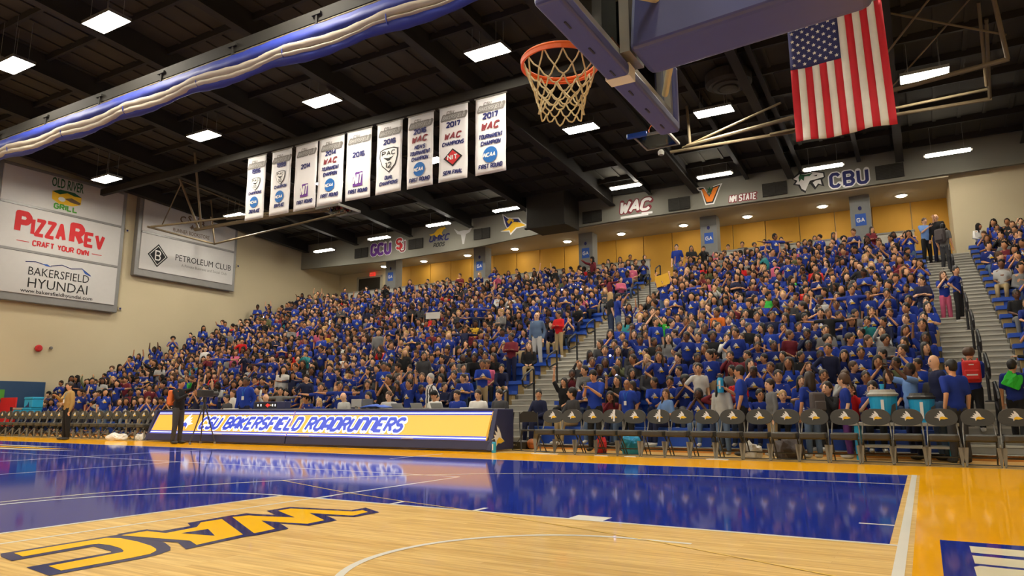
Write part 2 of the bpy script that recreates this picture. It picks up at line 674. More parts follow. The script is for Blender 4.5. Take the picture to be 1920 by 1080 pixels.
for cx, sg in ((-1.60, 1), (-CL + 1.60, -1)):
    a = math.pi / 2 if sg > 0 else -math.pi / 2
    flat('restricted_arc', arc_strip(cx, 0, 1.22, .05, a, a + math.pi) +
         [R4(min(cx, cx + sg * .38), y - .025, max(cx, cx + sg * .38), y + .025) for y in (1.22, -1.22)], 'white_paint', 0.002)
    flat('three_point_line', arc_strip(cx, 0, 6.24, .05, a, a + math.pi, 72) +
         [R4(min(cx, cx + sg * 1.55), y - .025, max(cx, cx + sg * 1.55), y + .025) for y in (6.24, -6.24)], 'cream_paint', 0.0022)
YL = [(-7.07, 2.99), (-5.5, 2.40), (-4.31, 2.05), (-3.38, 1.83), (-2.63, 1.58), (-1.99, 1.38), (-1.38, 1.15), (-.29, .67), (-.03, .54)]
flat('yellow_tape_line', [[(a_[0], a_[1] - .009), (b_[0], b_[1] - .009), (b_[0], b_[1] + .009), (a_[0], a_[1] + .009)] for a_, b_ in zip(YL, YL[1:])], 'yellow_tape', 0.003)
# lettering WAC painted in the lane
CN = [(-4.95, -1.25), (-4.97, -0.45), (-4.8, -0.45), (-4.56, -0.44), (-4.38, -0.5), (-4.2, -0.58), (-4.1, -0.65), (-4.04, -0.77), (-4.02, -0.87), (-4.03, -1.43), (-4.37, -1.38), (-4.37, -0.88), (-4.4, -0.86), (-4.67, -0.82), (-4.64, -1.33), (-4.83, -1.3)]
CY = [(-4.89, -1.2), (-4.91, -0.81), (-4.91, -0.59), (-4.81, -0.55), (-4.58, -0.57), (-4.35, -0.62), (-4.22, -0.67), (-4.16, -0.71), (-4.1, -0.79), (-4.09, -0.91), (-4.1, -1.33), (-4.29, -1.3), (-4.31, -0.84), (-4.35, -0.81), (-4.45, -0.77), (-4.62, -0.74), (-4.73, -0.75), (-4.75, -0.79), (-4.72, -1.23)]
AN = [(-5.0, -0.46), (-5.01, -0.22), (-4.84, -0.21), (-4.85, 0.04), (-5.01, 0.13), (-5.04, 0.48), (-5.05, 0.61), (-4.09, 0.03), (-4.08, -0.12), (-4.04, -0.58), (-4.31, -0.45), (-4.43, -0.48), (-4.75, -0.47)]
AY = [(-4.92, -0.48), (-4.93, -0.27), (-4.72, -0.26), (-4.76, 0.03), (-4.94, 0.2), (-4.94, 0.4), (-4.17, -0.02), (-4.11, -0.45), (-4.29, -0.37), (-4.57, -0.42)]
AT = [(-4.61, -0.21), (-4.6, 0.01), (-4.3, -0.16)]
WY = [(-4.96, 0.52), (-4.91, 0.65), (-4.83, 0.66), (-4.47, 0.76), (-4.92, 0.98), (-4.93, 1.14), (-4.29, 1.27), (-4.27, 1.38), (-4.15, 1.31), (-4.11, 1.08), (-4.56, 1.01), (-4.14, 0.77), (-4.13, 0.57), (-4.35, 0.52), (-4.58, 0.5), (-4.16, 0.27), (-4.14, 0.07), (-4.15, 0.06)]
WN = [(-5.02, 0.46), (-5.04, 0.73), (-4.92, 0.74), (-4.74, 0.79), (-5.01, 0.93), (-5.02, 1.21), (-4.36, 1.33), (-4.36, 1.52), (-4.05, 1.35), (-4.05, 1.03), (-4.33, 0.98), (-4.05, 0.82), (-4.05, 0.51), (-4.34, 0.48), (-4.08, 0.33), (-4.06, 0.0), (-4.1, -0.11)]
for dz_, nav, gol in ((0, CN, CY), (.0003, AN, AY), (.0006, WN, WY)):
    flat('floor_letter_outline', [nav], 'navy_paint', 0.0025 + dz_)
    flat('floor_letter', [gol], 'gold_paint', 0.0035)
flat('floor_letter_outline', [AT], 'navy_paint', 0.0045)
# blue panel with cream lettering on the end apron
flat('apron_panel', [R4(0.235, -2.3, 3.0, 2.2)], 'blue_paint', 0.002)
for p in ([(0.4, 2.03), (2.6, 1.90), (2.6, 1.62), (0.4, 1.78)], [(0.4, 1.68), (2.6, 1.5), (2.6, 1.26), (0.4, 1.41)],
          [(0.39, 1.30), (0.42, 1.35), (2.6, 1.16), (2.6, 0.7), (0.39, 0.85)], [(0.4, .7), (2.6, .55), (2.6, .2), (.4, .3)]):
    flat('apron_letter_bar', [p], 'cream_paint', 0.003)
# far logo strokes at the middle of the court
for p, m in (([(-24.5, 4.95), (-18.0, 5.25), (-16.4, 5.60), (-24.5, 5.35)], 'cream_paint'), ([(-24.5, 5.50), (-18.2, 5.72), (-17.2, 5.98), (-24.5, 5.9)], 'gold_paint'),
             ([(-24.5, 6.05), (-19.6, 6.15), (-18.4, 6.4), (-24.5, 6.4)], 'cream_paint')):
    flat('centre_logo_stroke', [p], m, 0.003)

# walls
struct(MB().span((XL - .3, YF, 0), (XL, YB, 13)).build('wall_left', 'wall_beige'))
struct(MB().span((XR, YF, 0), (XR + .3, YB, 13)).build('wall_right', 'wall_beige'))
struct(MB().span((XL, YF - .3, 0), (XR, YF, 13)).build('wall_front', 'wall_beige'))
struct(MB().span((1.75, 27.0, 0), (XR, 27.3, 11.5)).build('wall_back_right', 'wall_beige'))
struct(MB().span((1.75, 27.3, 0), (1.95, 29.8, 9.6)).build('wall_concourse_end', 'wall_beige'))

# ceiling: two slopes, purlins along the court, girders across it
cm = MB()
for a, b in ((YF - .3, 0), (0, YB)):
    za, zb = roof_z(a), roof_z(b)
    cm.add([(XL, a, za), (XR, a, za), (XR, b, zb), (XL, b, zb), (XL, a, za + .2), (XR, a, za + .2), (XR, b, zb + .2), (XL, b, zb + .2)],
           [(0, 3, 2, 1), (4, 5, 6, 7), (0, 1, 5, 4), (1, 2, 6, 5), (2, 3, 7, 6), (3, 0, 4, 7)])
ceiling = struct(cm.build('ceiling', 'deck_dark'))
y = -18.0
pm = MB().span((XL, -.05, -.22), (XR, .05, 0)).mesh('purlin', 'beam_dark')
while y < 26.3:
    link('purlin', pm, ceiling, (0, y, roof_z(y)))
    y += 1.58
rib = MB()
for i in range(int((XR - XL) / 0.75)):
    x = XL + .4 + i * .75
    for a, b in ((YF, 0), (0, 26.4)):
        za, zb = roof_z(a), roof_z(b)
        rib.add([(x - .06, a, za), (x + .06, a, za), (x + .06, b, zb), (x - .06, b, zb), (x - .06, a, za - .05), (x + .06, a, za - .05), (x + .06, b, zb - .05), (x - .06, b, zb - .05)],
                [(4, 7, 6, 5), (0, 1, 5, 4), (1, 2, 6, 5), (2, 3, 7, 6), (3, 0, 4, 7)])
tag(rib.build('deck_corrugation', 'deck_dark', ceiling), kind='stuff')


def girder(x, depth0, depth1, wid):
    m = MB()
    for a, b, da, db in ((YF, 0, depth0, depth1), (0, 26.4, depth1, depth0)):
        za, zb = roof_z(a), roof_z(b)
        q = [(a, za), (b, zb), (b, zb - db), (a, za - da)]
        vs = [(x - .02, yy, zz) for yy, zz in q] + [(x + .02, yy, zz) for yy, zz in q]
        m.add(vs, [(0, 1, 2, 3), (7, 6, 5, 4), (0, 4, 5, 1), (1, 5, 6, 2), (2, 6, 7, 3), (3, 7, 4, 0)])
        f = [(a, za - da), (b, zb - db), (b, zb - db - .04), (a, za - da - .04)]
        vs = [(x - wid, yy, zz) for yy, zz in f] + [(x + wid, yy, zz) for yy, zz in f]
        m.add(vs, [(0, 1, 2, 3), (7, 6, 5, 4), (0, 4, 5, 1), (1, 5, 6, 2), (2, 6, 7, 3), (3, 7, 4, 0)])
    return m.build('girder', 'beam_dark', ceiling)


for i in range(10):
    girder(-31.4 + 3.95 * i, 0.62, 0.75, 0.14)
for i in range(5):
    girder(-9.8 + 2.15 * i, 0.36, 0.36, 0.08)
# beam that carries the banners, and beam of the divider curtain
MB().span((XL, 13.9, 10.62), (-6.0, 14.08, 10.90)).build('banner_beam', 'beam_dark', ceiling)
MB().span((XL, 6.98, 9.66), (XR, 7.12, 9.96)).build('curtain_beam', 'beam_dark', ceiling)

# fascia over the top of the stands
bot = [(XL, 9.36), (-25.0, 9.16), (-19.3, 9.26), (-15.4, 9.50), (-11.3, 9.60), (-2.9, 9.57), (XR, 9.62)]
fb = MB().prism(bot + [(XR, 11.4), (XL, 11.4)], lambda u, v, d: (u, 26.5 + d, v), 0, 0.15)
fascia = struct(fb.build('wall_fascia', 'fascia_grey'))
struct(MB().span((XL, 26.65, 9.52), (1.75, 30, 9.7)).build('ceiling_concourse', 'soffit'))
struct(MB().span((XL, 26.40, 5.9), (1.75, 30, 6.32)).build('floor_concourse', 'deck_grey'))
wb = struct(MB().span((XL, 29.85, 6.3), (1.75, 30.0, 9.55)).build('wall_back', 'wall_beige'))
pmesh = MB().box((0, 0, 0), (1.44, .06, 3.2)).mesh('wall_panel', 'ochre')
for i in range(20):
    x = -27.6 + 1.475 * i + .74
    if x > 1.2:
        break
    link('wall_panel', pmesh, wb, (x, 29.80, 7.93))
d = struct(MB().span((-30.3, 29.78, 6.32), (-28.5, 29.86, 9.1)).build('door_1', 'doorway_shade'))  # flat dark slab standing for the shade inside the doorway opening
MB().span((-30.42, 29.74, 6.32), (-30.3, 29.84, 9.2)).build('door_frame', 'parapet', d)
MB().span((-28.5, 29.74, 6.32), (-28.38, 29.84, 9.2)).build('door_frame', 'parapet', d)
MB().span((-30.42, 29.74, 9.1), (-28.38, 29.84, 9.22)).build('door_frame', 'parapet', d)
es = thing('exit_sign', 'small red lit exit sign above the dark concourse doorway', 'sign', (-29.1, 29.7, 9.3))
MB().box((0, 0, 0), (.42, .08, .22)).build('housing', 'exit_red', es)
Deco().text('EXIT', 0, -.06, .12, 'white_print').build('lettering', es, lambda u, v, d_: (u, -.042 - d_, v))
# concourse parapet segments
for x0, x1 in ((-28.2, -20.5), (-19.2, -14.3), (-13.0, -10.0), (-7.0, -2.0), (-.8, .45)):
    struct(MB().span((x0, 26.52, 6.32), (x1, 26.62, 7.55)).build('trim_parapet', 'parapet'))
    struct(MB().span((x0 - .03, 26.50, 7.55), (x1 + .03, 26.64, 7.61)).build('trim_parapet_cap', 'grey_metal'))
# pillars
pil = MB().span((-.37, -.3, 6.3), (.37, .3, 9.55)).mesh('pillar', 'pillar_grey')
names = ['first', 'second', 'third', 'fourth', 'fifth']
for i, x in enumerate((-25.9, -19.8, -13.6, -7.55, -1.38)):
    p = link('pillar', pil, None, (x, 27.9, 0))
    tag(p, f'grey square concourse pillar with blue sign, {names[i]} from the dark doorway', 'pillar', 'concourse pillars')
    de = Deco().rect(-.2, 8.25, .2, 8.75, 'blue_print', 1).text('GA', 0, 8.4, .18, 'white_print', 2)
    de.ell(0, 8.98, .07, .09, 'navy_print', 1, 10)
    if i < 2:
        de.rect(-.34, 6.95, .30, 7.85, 'white_print', 1).bird(-.02, 7.4, .42, 2, 'black_print', 'grey_print')
    de.build('sign', p, lambda u, v, d_: (u, -.302 - d_, v))
# vents in the fascia
vm = MB().box((0, 0, 0), (.98, .06, .56), 0)
for k in range(9):
    vm.box((0, -.035, -.24 + .06 * k), (.94, .02, .03), 1)
vm.box((0, -.045, 0), (.05, .03, .56), 1)
vmesh = vm.mesh('air_vent', ['vent_dark', 'duct_dark'])
for i, (x, z) in enumerate(((-27.16, 9.83), (-23.24, 9.9), (-18.94, 9.92), (-12.73, 9.96), (-8.51, 9.96), (-4.44, 9.99), (-0.17, 10.01))):
    v = link('air_vent', vmesh, None, (x, 26.47, z))
    tag(v, 'dark louvred air vent on the grey fascia, ' + ['leftmost of seven', 'beside the red letters SU', 'left of the yellow bird emblem', 'left of the white letters WAC',
        'between the letters WAC and the orange V', 'between NM STATE and the wolf head', 'rightmost, right of the letters CBU'][i], 'vent', 'fascia air vents')
# big dark duct in front of the fascia
dk = thing('air_duct', 'big dark boxy air duct hanging before the fascia beside the WAC letters', 'duct', (-14.4, 25.4, 0))
MB().span((-1.0, -.6, 9.35), (1.0, 1.05, 11.0)).build('duct_box', 'duct_dark', dk, bevel=.03)
MB().span((-1.06, -.66, 9.30), (1.06, -.5, 9.38)).build('duct_flange', 'duct_dark', dk)

# lettering and emblems on the fascia: each a sign of its own
FY = 26.495


def scaled(de, k):
    de.it = [([(u * k, v * k) for u, v in p], m, l) for p, m, l in de.it]
    return de


def fsign(name, label, x, z, de, cat='sign'):
    o = thing(name, label, cat, (x, FY, z))
    de.build('artwork', o, lambda u, v, d_: (u, -d_, v), 0.004)
    return o


fsign('fascia_lettering', 'purple block letters GCU on the grey fascia', -25.73, 9.92, Deco().text('GCU', 0, -.40, .76, 'white_print', 1, fit=1.36, t=.24, grow=.06).text('GCU', 0, -.40, .76, 'purple_print', 2, fit=1.36, t=.24))
fsign('fascia_lettering', 'red interlocked letters SU with white edge on the fascia', -24.32, 9.97,
      Deco().text('S', -.08, -.26, .66, 'white_print', 1, fit=.36, t=.2, grow=.08).text('S', -.08, -.26, .66, 'red_print', 4, fit=.36, t=.2).text('U', .15, -.42, .66, 'white_print', 2, fit=.34, t=.2, grow=.05).text('U', .15, -.42, .66, 'maroon_print', 3, fit=.34, t=.14))
kg = [(-.55, .18), (-.25, .22), (-.05, .42), (.18, .52), (.3, .48), (.36, .56), (.42, .46), (.5, .4), (.34, .38), (.22, .2), (.28, .02), (.1, .12), (-.05, .05), (.0, -.05), (-.14, .02), (-.2, .14), (-.4, .1)]
fsign('fascia_lettering', 'blue and gold UMKC ROOS lettering with leaping animal on the fascia', -21.7, 10.07,
      Deco().poly([(a * 1.1 - .05, b * .95 + .05) for a, b in kg], 'gold_print', 3).text('UMKC', 0, -.22, .38, 'navy_print', 2, fit=1.25, slant=.25, t=.22).text('ROOS', .0, -.52, .24, 'black_print', 2, fit=.7, slant=.25, t=.2))
fsign('fascia_emblem', 'faint pale grey horned emblem on the fascia', -20.11, 10.01,
      Deco().poly([(-.62, .42), (-.3, .22), (.0, .25), (.3, .22), (.62, .42), (.4, .1), (.16, .02), (.05, -.5), (-.05, -.5), (-.16, .02), (-.4, .1)], 'grey_light', 1))
be = Deco()
be.poly([(-.98, -.38), (-.5, -.25), (-.7, .1), (-.85, .75), (-.45, .45), (-.2, .4), (.35, .35), (.62, .0), (.98, -.22), (.55, -.30), (.2, -.32), (-.25, -.7), (-.35, -.45)], 'white_print', 1)
be.poly([(-.5, -.2), (-.6, .1), (-.78, .66), (-.42, .36), (-.1, .34), (.3, .28), (.5, .02), (.1, .1), (-.2, -.05)], 'navy_print', 2)
be.poly([(-.86, -.36), (-.42, -.22), (-.15, .05), (.1, .12), (.5, -.02), (.86, -.22), (.5, -.24), (.15, -.26), (-.25, -.58), (-.3, -.38)], 'gold_print', 3)
be.poly([(-.5, .2), (-.35, .0), (-.2, .22), (-.05, .05), (.0, .24), (-.3, .4)], 'gold_print', 3)
be.poly([(.05, .1), (.35, .18), (.3, .05)], 'black_print', 4)
fsign('bird_emblem', 'large yellow and navy bird head emblem beside the dark air duct', -17.03, 10.2, scaled(be, .82), 'emblem')


def wac(k, m, edge, lvl=1):
    d_ = Deco()
    d_.text('WAC', -.06, -.3 * k, .62 * k, edge, lvl, fit=1.45 * k, t=.24, slant=.24, sp=.2, grow=.10 * k)
    d_.text('WAC', -.06, -.3 * k, .62 * k, m, lvl + 1, fit=1.45 * k, t=.22, slant=.24, sp=.2)
    return d_


fsign('fascia_lettering', 'white WAC letters edged in dark red above a white bar', -10.58, 10.17, wac(.98, 'white_print', 'maroon_print').rect(-.72, -.52, .62, -.41, 'white_print', 1).rect(.3, -.46, .82, -.36, 'white_print', 2))
vv = Deco().poly([(-.8, .55), (-.4, .55), (-.3, .5), (.0, -.2), (.25, .5), (.85, .62), (.72, .38), (.25, -.68), (-.3, -.68), (-.55, .3), (-.75, .38)], 'white_print', 1)
vv.poly([(-.72, .5), (-.38, .5), (-.02, -.1), (.2, .44), (.74, .54), (.62, .34), (.2, -.6), (-.24, -.6), (-.48, .34), (-.66, .4)], 'black_print', 2)
vv.poly([(-.5, .42), (-.32, .40), (-.02, -.18), (.25, .36), (.62, .46), (.52, .28), (.15, -.5), (-.2, -.5)], 'orange_print', 3)
vv.poly([(-.2, .46), (-.05, .25), (-.18, .08), (0, .12), (.15, -.02), (.1, .2), (.3, .4), (.08, .36), (.02, .5), (-.05, .36)], 'dark_green', 4)
fsign('fascia_letter', 'orange letter V with a dark green leaf on the fascia', -7.15, 10.19, scaled(vv, .68))
fsign('fascia_lettering', 'white NM STATE lettering edged in dark red on the fascia', -5.76, 9.82,
      Deco().text('NM STATE', 0, -.14, .30, 'maroon_print', 1, fit=1.08, t=.2, slant=.1, grow=.06).text('NM STATE', 0, -.14, .30, 'white_print', 2, fit=1.08, t=.17, slant=.1))
wo = Deco()
wo.poly([(-.95, .3), (-.55, .6), (-.5, .75), (-.2, .55), (.3, .62), (.95, .42), (.98, .1), (.8, -.05), (.9, -.5), (.6, -.35), (.35, -.62), (.1, -.2), (-.1, -.3), (-.2, -.75), (-.45, -.55), (-.6, -.2), (-.9, -.1), (-.75, .1)], 'black_print', 1)
wo.poly([(-.86, .27), (-.5, .5), (-.15, .47), (.3, .54), (.88, .35), (.9, .12), (.5, .05), (.1, .0), (.0, -.2), (-.2, -.6), (-.4, -.45), (-.5, -.15), (-.75, -.08), (-.62, .12)], 'white_print', 2)
wo.poly([(-.45, .5), (-.1, .42), (.3, .48), (.1, .3), (-.2, .32), (-.25, .05), (-.4, .2), (-.5, .02), (-.55, .3)], 'dark_green', 3)
wo.poly([(.4, -.05), (.7, -.02), (.75, -.35), (.55, -.25), (.4, -.45), (.25, -.15)], 'white_print', 2)
wo.poly([(.3, .28), (.55, .32), (.5, .22)], 'black_print', 4)
fsign('wolf_emblem', 'white wolf head emblem with dark green mane left of CBU', -3.12, 10.12, scaled(wo, .66), 'emblem')
fsign('fascia_lettering', 'dark navy serif letters CBU edged in white on the fascia', -1.62, 9.98,
      Deco().text('CBU', 0, -.32, .64, 'white_print', 1, fit=1.3, t=.2, sp=.4, grow=.09).text('CBU', 0, -.32, .64, 'navy_print', 2, fit=1.3, t=.2, sp=.4))

# ------------------------------------------------------------------ lamps
hx, hy = .62, .31
lens = MB().span((-hx + .015, -hy + .015, -.012), (hx - .015, hy - .015, -.002)).mesh('diffuser', 'panel_lamp')
hous = MB().span((-hx, -hy, 0), (hx, hy, .07)).span((-hx, -hy, -.02), (-hx + .014, hy, 0)).span((hx - .014, -hy, -.02), (hx, hy, 0)).span((-hx, -hy, -.02), (hx, -hy + .014, 0)).span((-hx, hy - .014, -.02), (hx, hy, 0)).mesh('housing', 'grey_metal')
wire = MB().tube((0, 0, .07), (0, 0, 1.0), .006, n=5).mesh('wire', 'steel')
PLACE = {(-5.0, 18.7): (-5.05, 19.07, 10.75), (1.05, 18.7): (1.04, 18.8, 10.4)}
nrow = {18.7: 'row nearest the stands', 12.25: 'row behind the curtain', 5.85: 'row before the curtain', -.5: 'row over mid court', -6.8: 'row over the near sideline', -13.2: 'row by the front wall'}
ncol = ['by the sign wall', 'second from the sign wall', 'third from the sign wall', 'fourth from the sign wall', 'fifth from the sign wall', 'farthest from the sign wall']
for yy in nrow:
    xs = (-28.3, -22.2, -16.2, -9.75, -5.0, 1.05)
    if yy < 7:
        xs = (-28.3, -22.3, -17.6, -11.4, -5.2, 1.0)
    for i, x in enumerate(xs):
        t = thing('ceiling_light', f'bright ceiling light panel, {nrow[yy]}, {ncol[i]}', 'ceiling light', PLACE.get((x, yy), (x, yy, 11.0 if x > -27 else 10.35)), 0, 'high ceiling light panels')
        link('housing', hous, t)
        link('diffuser', lens, t)
        wl = roof_z(yy) - t.location.z
        for sx in (-.4, .4):
            for sy in (-.2, .2):
                q = link('wire', wire, t, (sx, sy, 0))
                q.scale = (1, 1, max(.3, wl))
slens = MB().span((-.68, -.10, -.03), (.68, .10, -.01)).span((-.68, -.125, -.03), (.68, -.12, .03)).mesh('diffuser', 'strip_lamp')
shous = MB().span((-.75, -.12, 0), (.75, .15, .09)).mesh('housing', 'grey_metal')
where = ['leftmost, by the sign wall', 'above the letters GCU', 'above the UMKC lettering', 'above the yellow bird emblem', 'above the WAC letters', 'above the orange letter V', 'above the wolf head', 'rightmost, past the letters CBU']
for i, (x, z) in enumerate(((-28.41, 9.78), (-24.41, 10.0), (-20.51, 10.24), (-16.5, 10.44), (-10.38, 10.59), (-6.49, 10.44), (-2.37, 10.05), (1.71, 9.86))):
    t = thing('strip_light', f'bright strip light before the fascia, {where[i]}', 'strip light', (x, 24.8, z), 0, 'strip lights before the fascia')
    link('housing', shous, t)
    link('diffuser', slens, t)
    for sx in (-.5, .5):
        q = link('wire', wire, t, (sx, 0, 0))
        q.scale = (1, 1, roof_z(24.8) - z)
dl = MB().lathe([(.02, -.06), (.15, -.06), (.18, -.03)], n=18).mesh('diffuser', 'down_lamp')
dr = MB().lathe([(.19, -.035), (.24, -.03), (.24, 0), (.19, 0)], n=18).mesh('trim_ring', 'white')
od = ['first', 'second', 'third', 'fourth', 'fifth', 'sixth', 'seventh', 'eighth', 'ninth', 'tenth']
for i, (x, yy) in enumerate(((-27.5, 28.9), (-24.5, 28.9), (-21.4, 28.85), (-18.3, 28.8), (-15.1, 28.7), (-12.1, 28.6), (-8.95, 28.55), (-6.0, 28.5), (-2.85, 28.45), (0.14, 28.4))):
    t = thing('soffit_light', f'round recessed soffit light over the concourse, {od[i]} from the sign wall', 'ceiling light', (x, yy, 9.52), 0, 'round concourse soffit lights')
    link('diffuser', dl, t)
    link('trim_ring', dr, t)

# ------------------------------------------------------------------ bleachers and stairs
SECT = [('left', -31.9, -9.9, 'long bleacher section between the sign wall and the first stairs'),
        ('middle', -8.2, .70, 'middle bleacher section between the two stair aisles'),
        ('right', 2.1, 8.9, 'bleacher section right of the second stairs')]
for nm, x0, x1, lb in SECT:
    t = thing('bleacher_section', lb + ', grey decks and blue benches', 'bleachers', ((x0 + x1) / 2, ROW_Y0, 0), 0, 'bleacher sections')
    hw = (x1 - x0) / 2
    dm = MB().span((-hw, 0, -.05), (hw, TREAD + .03, 0)).mesh('deck', 'deck_grey')
    rm = MB().span((-hw, 0, -RISE), (hw, .03, -.05)).mesh('riser', 'riser_grey')
    sm = MB().span((-hw, .40, .30), (hw, .70, .40)).span((-hw + .05, .50, 0), (hw - .05, .56, .30)).mesh('bench', 'bench_blue')
    for k in range(ROWS):
        link('deck', dm, t, (0, TREAD * k, deck_z(k)))
        if k:
            link('riser', rm, t, (0, TREAD * k, deck_z(k)))
        link('bench', sm, t, (0, TREAD * k, deck_z(k)))
        for sx in (-1, 1):
            if (nm, sx) in (('left', 1), ('middle', -1), ('middle', 1), ('right', -1)):
                MB().span((sx * hw - sx * .25, .48, 0), (sx * hw - sx * .04, .66, .29)).build('bench_end_block', 'tan_block', t).location = (0, TREAD * k, deck_z(k))
    MB().span((-hw, .0, 0), (hw, .03, .095)).build('front_board', 'ply_orange', t)
for nm, x0, x1, lb in (('first', -9.9, -8.2, 'grey stair aisle climbing between the left and middle bleachers'), ('second', .70, 2.1, 'grey stair aisle climbing between the middle and right bleachers')):
    t = thing('aisle_stairs', lb, 'stairs', ((x0 + x1) / 2, ROW_Y0, 0), 0, 'stair aisles')
    hw = (x1 - x0) / 2 - .005
    sm = MB().span((-hw, .03, -.155), (hw, TREAD / 2 + .02, -.005)).span((-hw, 0, -.035), (hw, .05, 0), 1).mesh('step', ['step_grey', 'nosing'])
    for j in range(2 * ROWS):
        link('step', sm, t, (0, TREAD / 2 * j, .10 + RISE / 2 * j))
    MB().span((-hw, .0, 0), (hw, .03, .095)).build('front_board', 'ply_orange', t)
rp = MB().tube((0, 0, 0), (0, 0, .98), .03, n=8).mesh('post', 'rail_black')
rl = MB().path([(0, 0, .95), (0, -.10, .97), (0, -.55, .78), (0, -.66, .66), (0, -.62, .50), (0, -.50, .46), (0, -.02, .60)], .026, 8).mesh('hand_loop', 'rail_black')
rb = MB().lathe([(.09, 0), (.09, .02), (.05, .03)], n=10).mesh('base_plate', 'rail_black')
onum = ['lowest', 'second', 'third', 'fourth', 'fifth', 'sixth', 'seventh', 'eighth', 'ninth', 'tenth']
for nm, x in (('left', -9.08), ('right', 1.38)):
    for i in range(10):
        k = 1 + 2 * i
        t = thing('handrail', f'black looped handrail in the middle of the {nm} stair aisle, {onum[i]} going up', 'handrail', (x, ROW_Y0 + TREAD * k + .2, deck_z(k)), 0, 'aisle handrails')
        link('post', rp, t)
        link('hand_loop', rl, t)
        link('base_plate', rb, t)

# ================================================================== signs on the left wall
def wall_sign(name, label, y0, y1, z0, z1, seps, de, edge=.28):
    t = thing(name, label, 'sign', (XL, (y0 + y1) / 2, z0))
    w2, h = (y1 - y0) / 2, z1 - z0
    MB().span((0.01, -w2, 0), (.30, w2, h)).build('sign_box', 'sign_frame', t, bevel=.03)
    zs = [edge] + [s - z0 for s in seps] + [h - .1]
    for a, b in zip(zs, zs[1:]):
        MB().span((.29, -w2 + edge * .7, a + .05), (.345, w2 - edge * .7, b - .05)).build('sign_panel', 'sign_face', t, bevel=.012)
        MB().span((.29, -w2 + edge * .7, b - .045), (.37, w2 - edge * .7, b + .045)).build('sign_rail', 'sign_frame', t)
    de.build('artwork', t, lambda u, v, d_: (.347 + d_, u, v - z0), .004)
    return t


S1 = Deco()
S1.ftext('OLD RIVER', 0.0, 10.50, .42, 'dark_green', 2, fit=1.35, bold=.02)
S1.poly([(-.62, 10.28), (-.3, 10.42), (.3, 10.42), (.62, 10.28), (.62, 9.95), (.3, 9.80), (-.3, 9.78), (-.6, 9.93)], 'gold_print', 1)
S1.poly([(-.62, 10.27), (-.3, 10.42), (.3, 10.42), (.62, 10.27), (.3, 10.26), (0, 10.33), (-.3, 10.2)], 'dark_green', 2)
S1.poly([(-.1, 10.05), (.2, 10.15), (.6, 10.02), (.55, 9.92), (.2, 9.95)], 'brown_print', 3).ell(-.2, 10.0, .15, .1, 'white_print', 3)
S1.text('GRILL', 0.0, 9.52, .27, 'green_print', 2, fit=.95, t=.24)
S1.text('P', -1.80, 8.15, .98, 'red_print', 2, fit=.42, t=.24, align='l').text('IZZA', -1.22, 8.15, .78, 'red_print', 2, fit=1.28, t=.2, sp=.3, align='l')
S1.text('R', .38, 8.12, .98, 'red_print', 2, fit=.42, t=.24, align='l').text('EV', .98, 8.10, .70, 'red_print', 2, fit=.78, t=.22, sp=.3, align='l')
S1.text('CRAFT YOUR OWN', 0, 7.72, .26, 'red_print', 2, t=.22, fit=2.3)
S1.rect(-1.78, 7.84, -1.30, 7.87, 'red_print', 2).rect(1.30, 7.84, 1.75, 7.87, 'red_print', 2)
for a, b in (((-1.35, 7.02), (-.95, 7.08)), ((-.95, 7.08), (-.55, 7.0)), ((-.35, 7.0), (.1, 7.12)), ((.1, 7.12), (.5, 7.02)), ((.5, 7.02), (.95, 7.1)), ((.95, 7.1), (1.35, 6.85))):
    S1.stroke([a, b], .035, 'navy_print', 2)
S1.poly([(-.7, 7.03), (-.5, 7.05), (-.3, 6.95), (-.55, 6.97)], 'blue_print', 2).poly([(.95, 7.1), (1.4, 6.8), (1.1, 6.9)], 'blue_print', 2)
S1.ftext('BAKERSFIELD', .05, 6.50, .36, 'black_print', 2, fit=2.5)
S1.ftext('HYUNDAI', .05, 5.98, .42, 'black_print', 2, fit=2.45)
S1.ftext('www.bakersfieldhyundai.com', .05, 5.75, .16, 'black_print', 2, fit=2.95, bold=.01)
wall_sign('wall_sign', 'tall grey wall sign reading OLD RIVER GRILL, PIZZA REV and BAKERSFIELD HYUNDAI', 9.75, 15.22, 5.35, 11.1, (7.47, 9.38), S1)
S2 = Deco()
for i, ch in enumerate('CSUB'):
    S2.ftext(ch, -.55 + .38 * i, 10.45 - .10 * abs(i - 1.5), .36, 'brown_print', 2, bold=.02)
S2.bird(.0, 10.15, .35, 1, 'brown_print', 'grey_print').ftext('RUNNER BOOKSTORE', 0, 9.75, .2, 'brown_print', 2, fit=2.1, bold=.01)
S2.poly([(-1.75, 8.95), (-1.22, 8.37), (-1.75, 7.79), (-2.28, 8.37)], 'black_print', 2).poly([(-1.75, 8.86), (-1.30, 8.37), (-1.75, 7.88), (-2.20, 8.37)], 'white_print', 3).poly([(-1.75, 8.82), (-1.34, 8.37), (-1.75, 7.92), (-2.16, 8.37)], 'black_print', 4)
S2.text('B', -1.75, 8.12, .5, 'white_print', 5, w=.5, t=.12)
S2.ftext('PETROLEUM CLUB', .85, 8.32, .32, 'black_print', 2, fit=3.3)
S2.ftext('A Private Business and Social Club', .9, 8.05, .14, 'grey_print', 2, fit=2.7)
wall_sign('wall_sign', 'grey wall sign reading PETROLEUM CLUB and CSUB RUNNER BOOKSTORE beside the stands', 15.85, 21.55, 7.25, 11.25, (9.40,), S2)
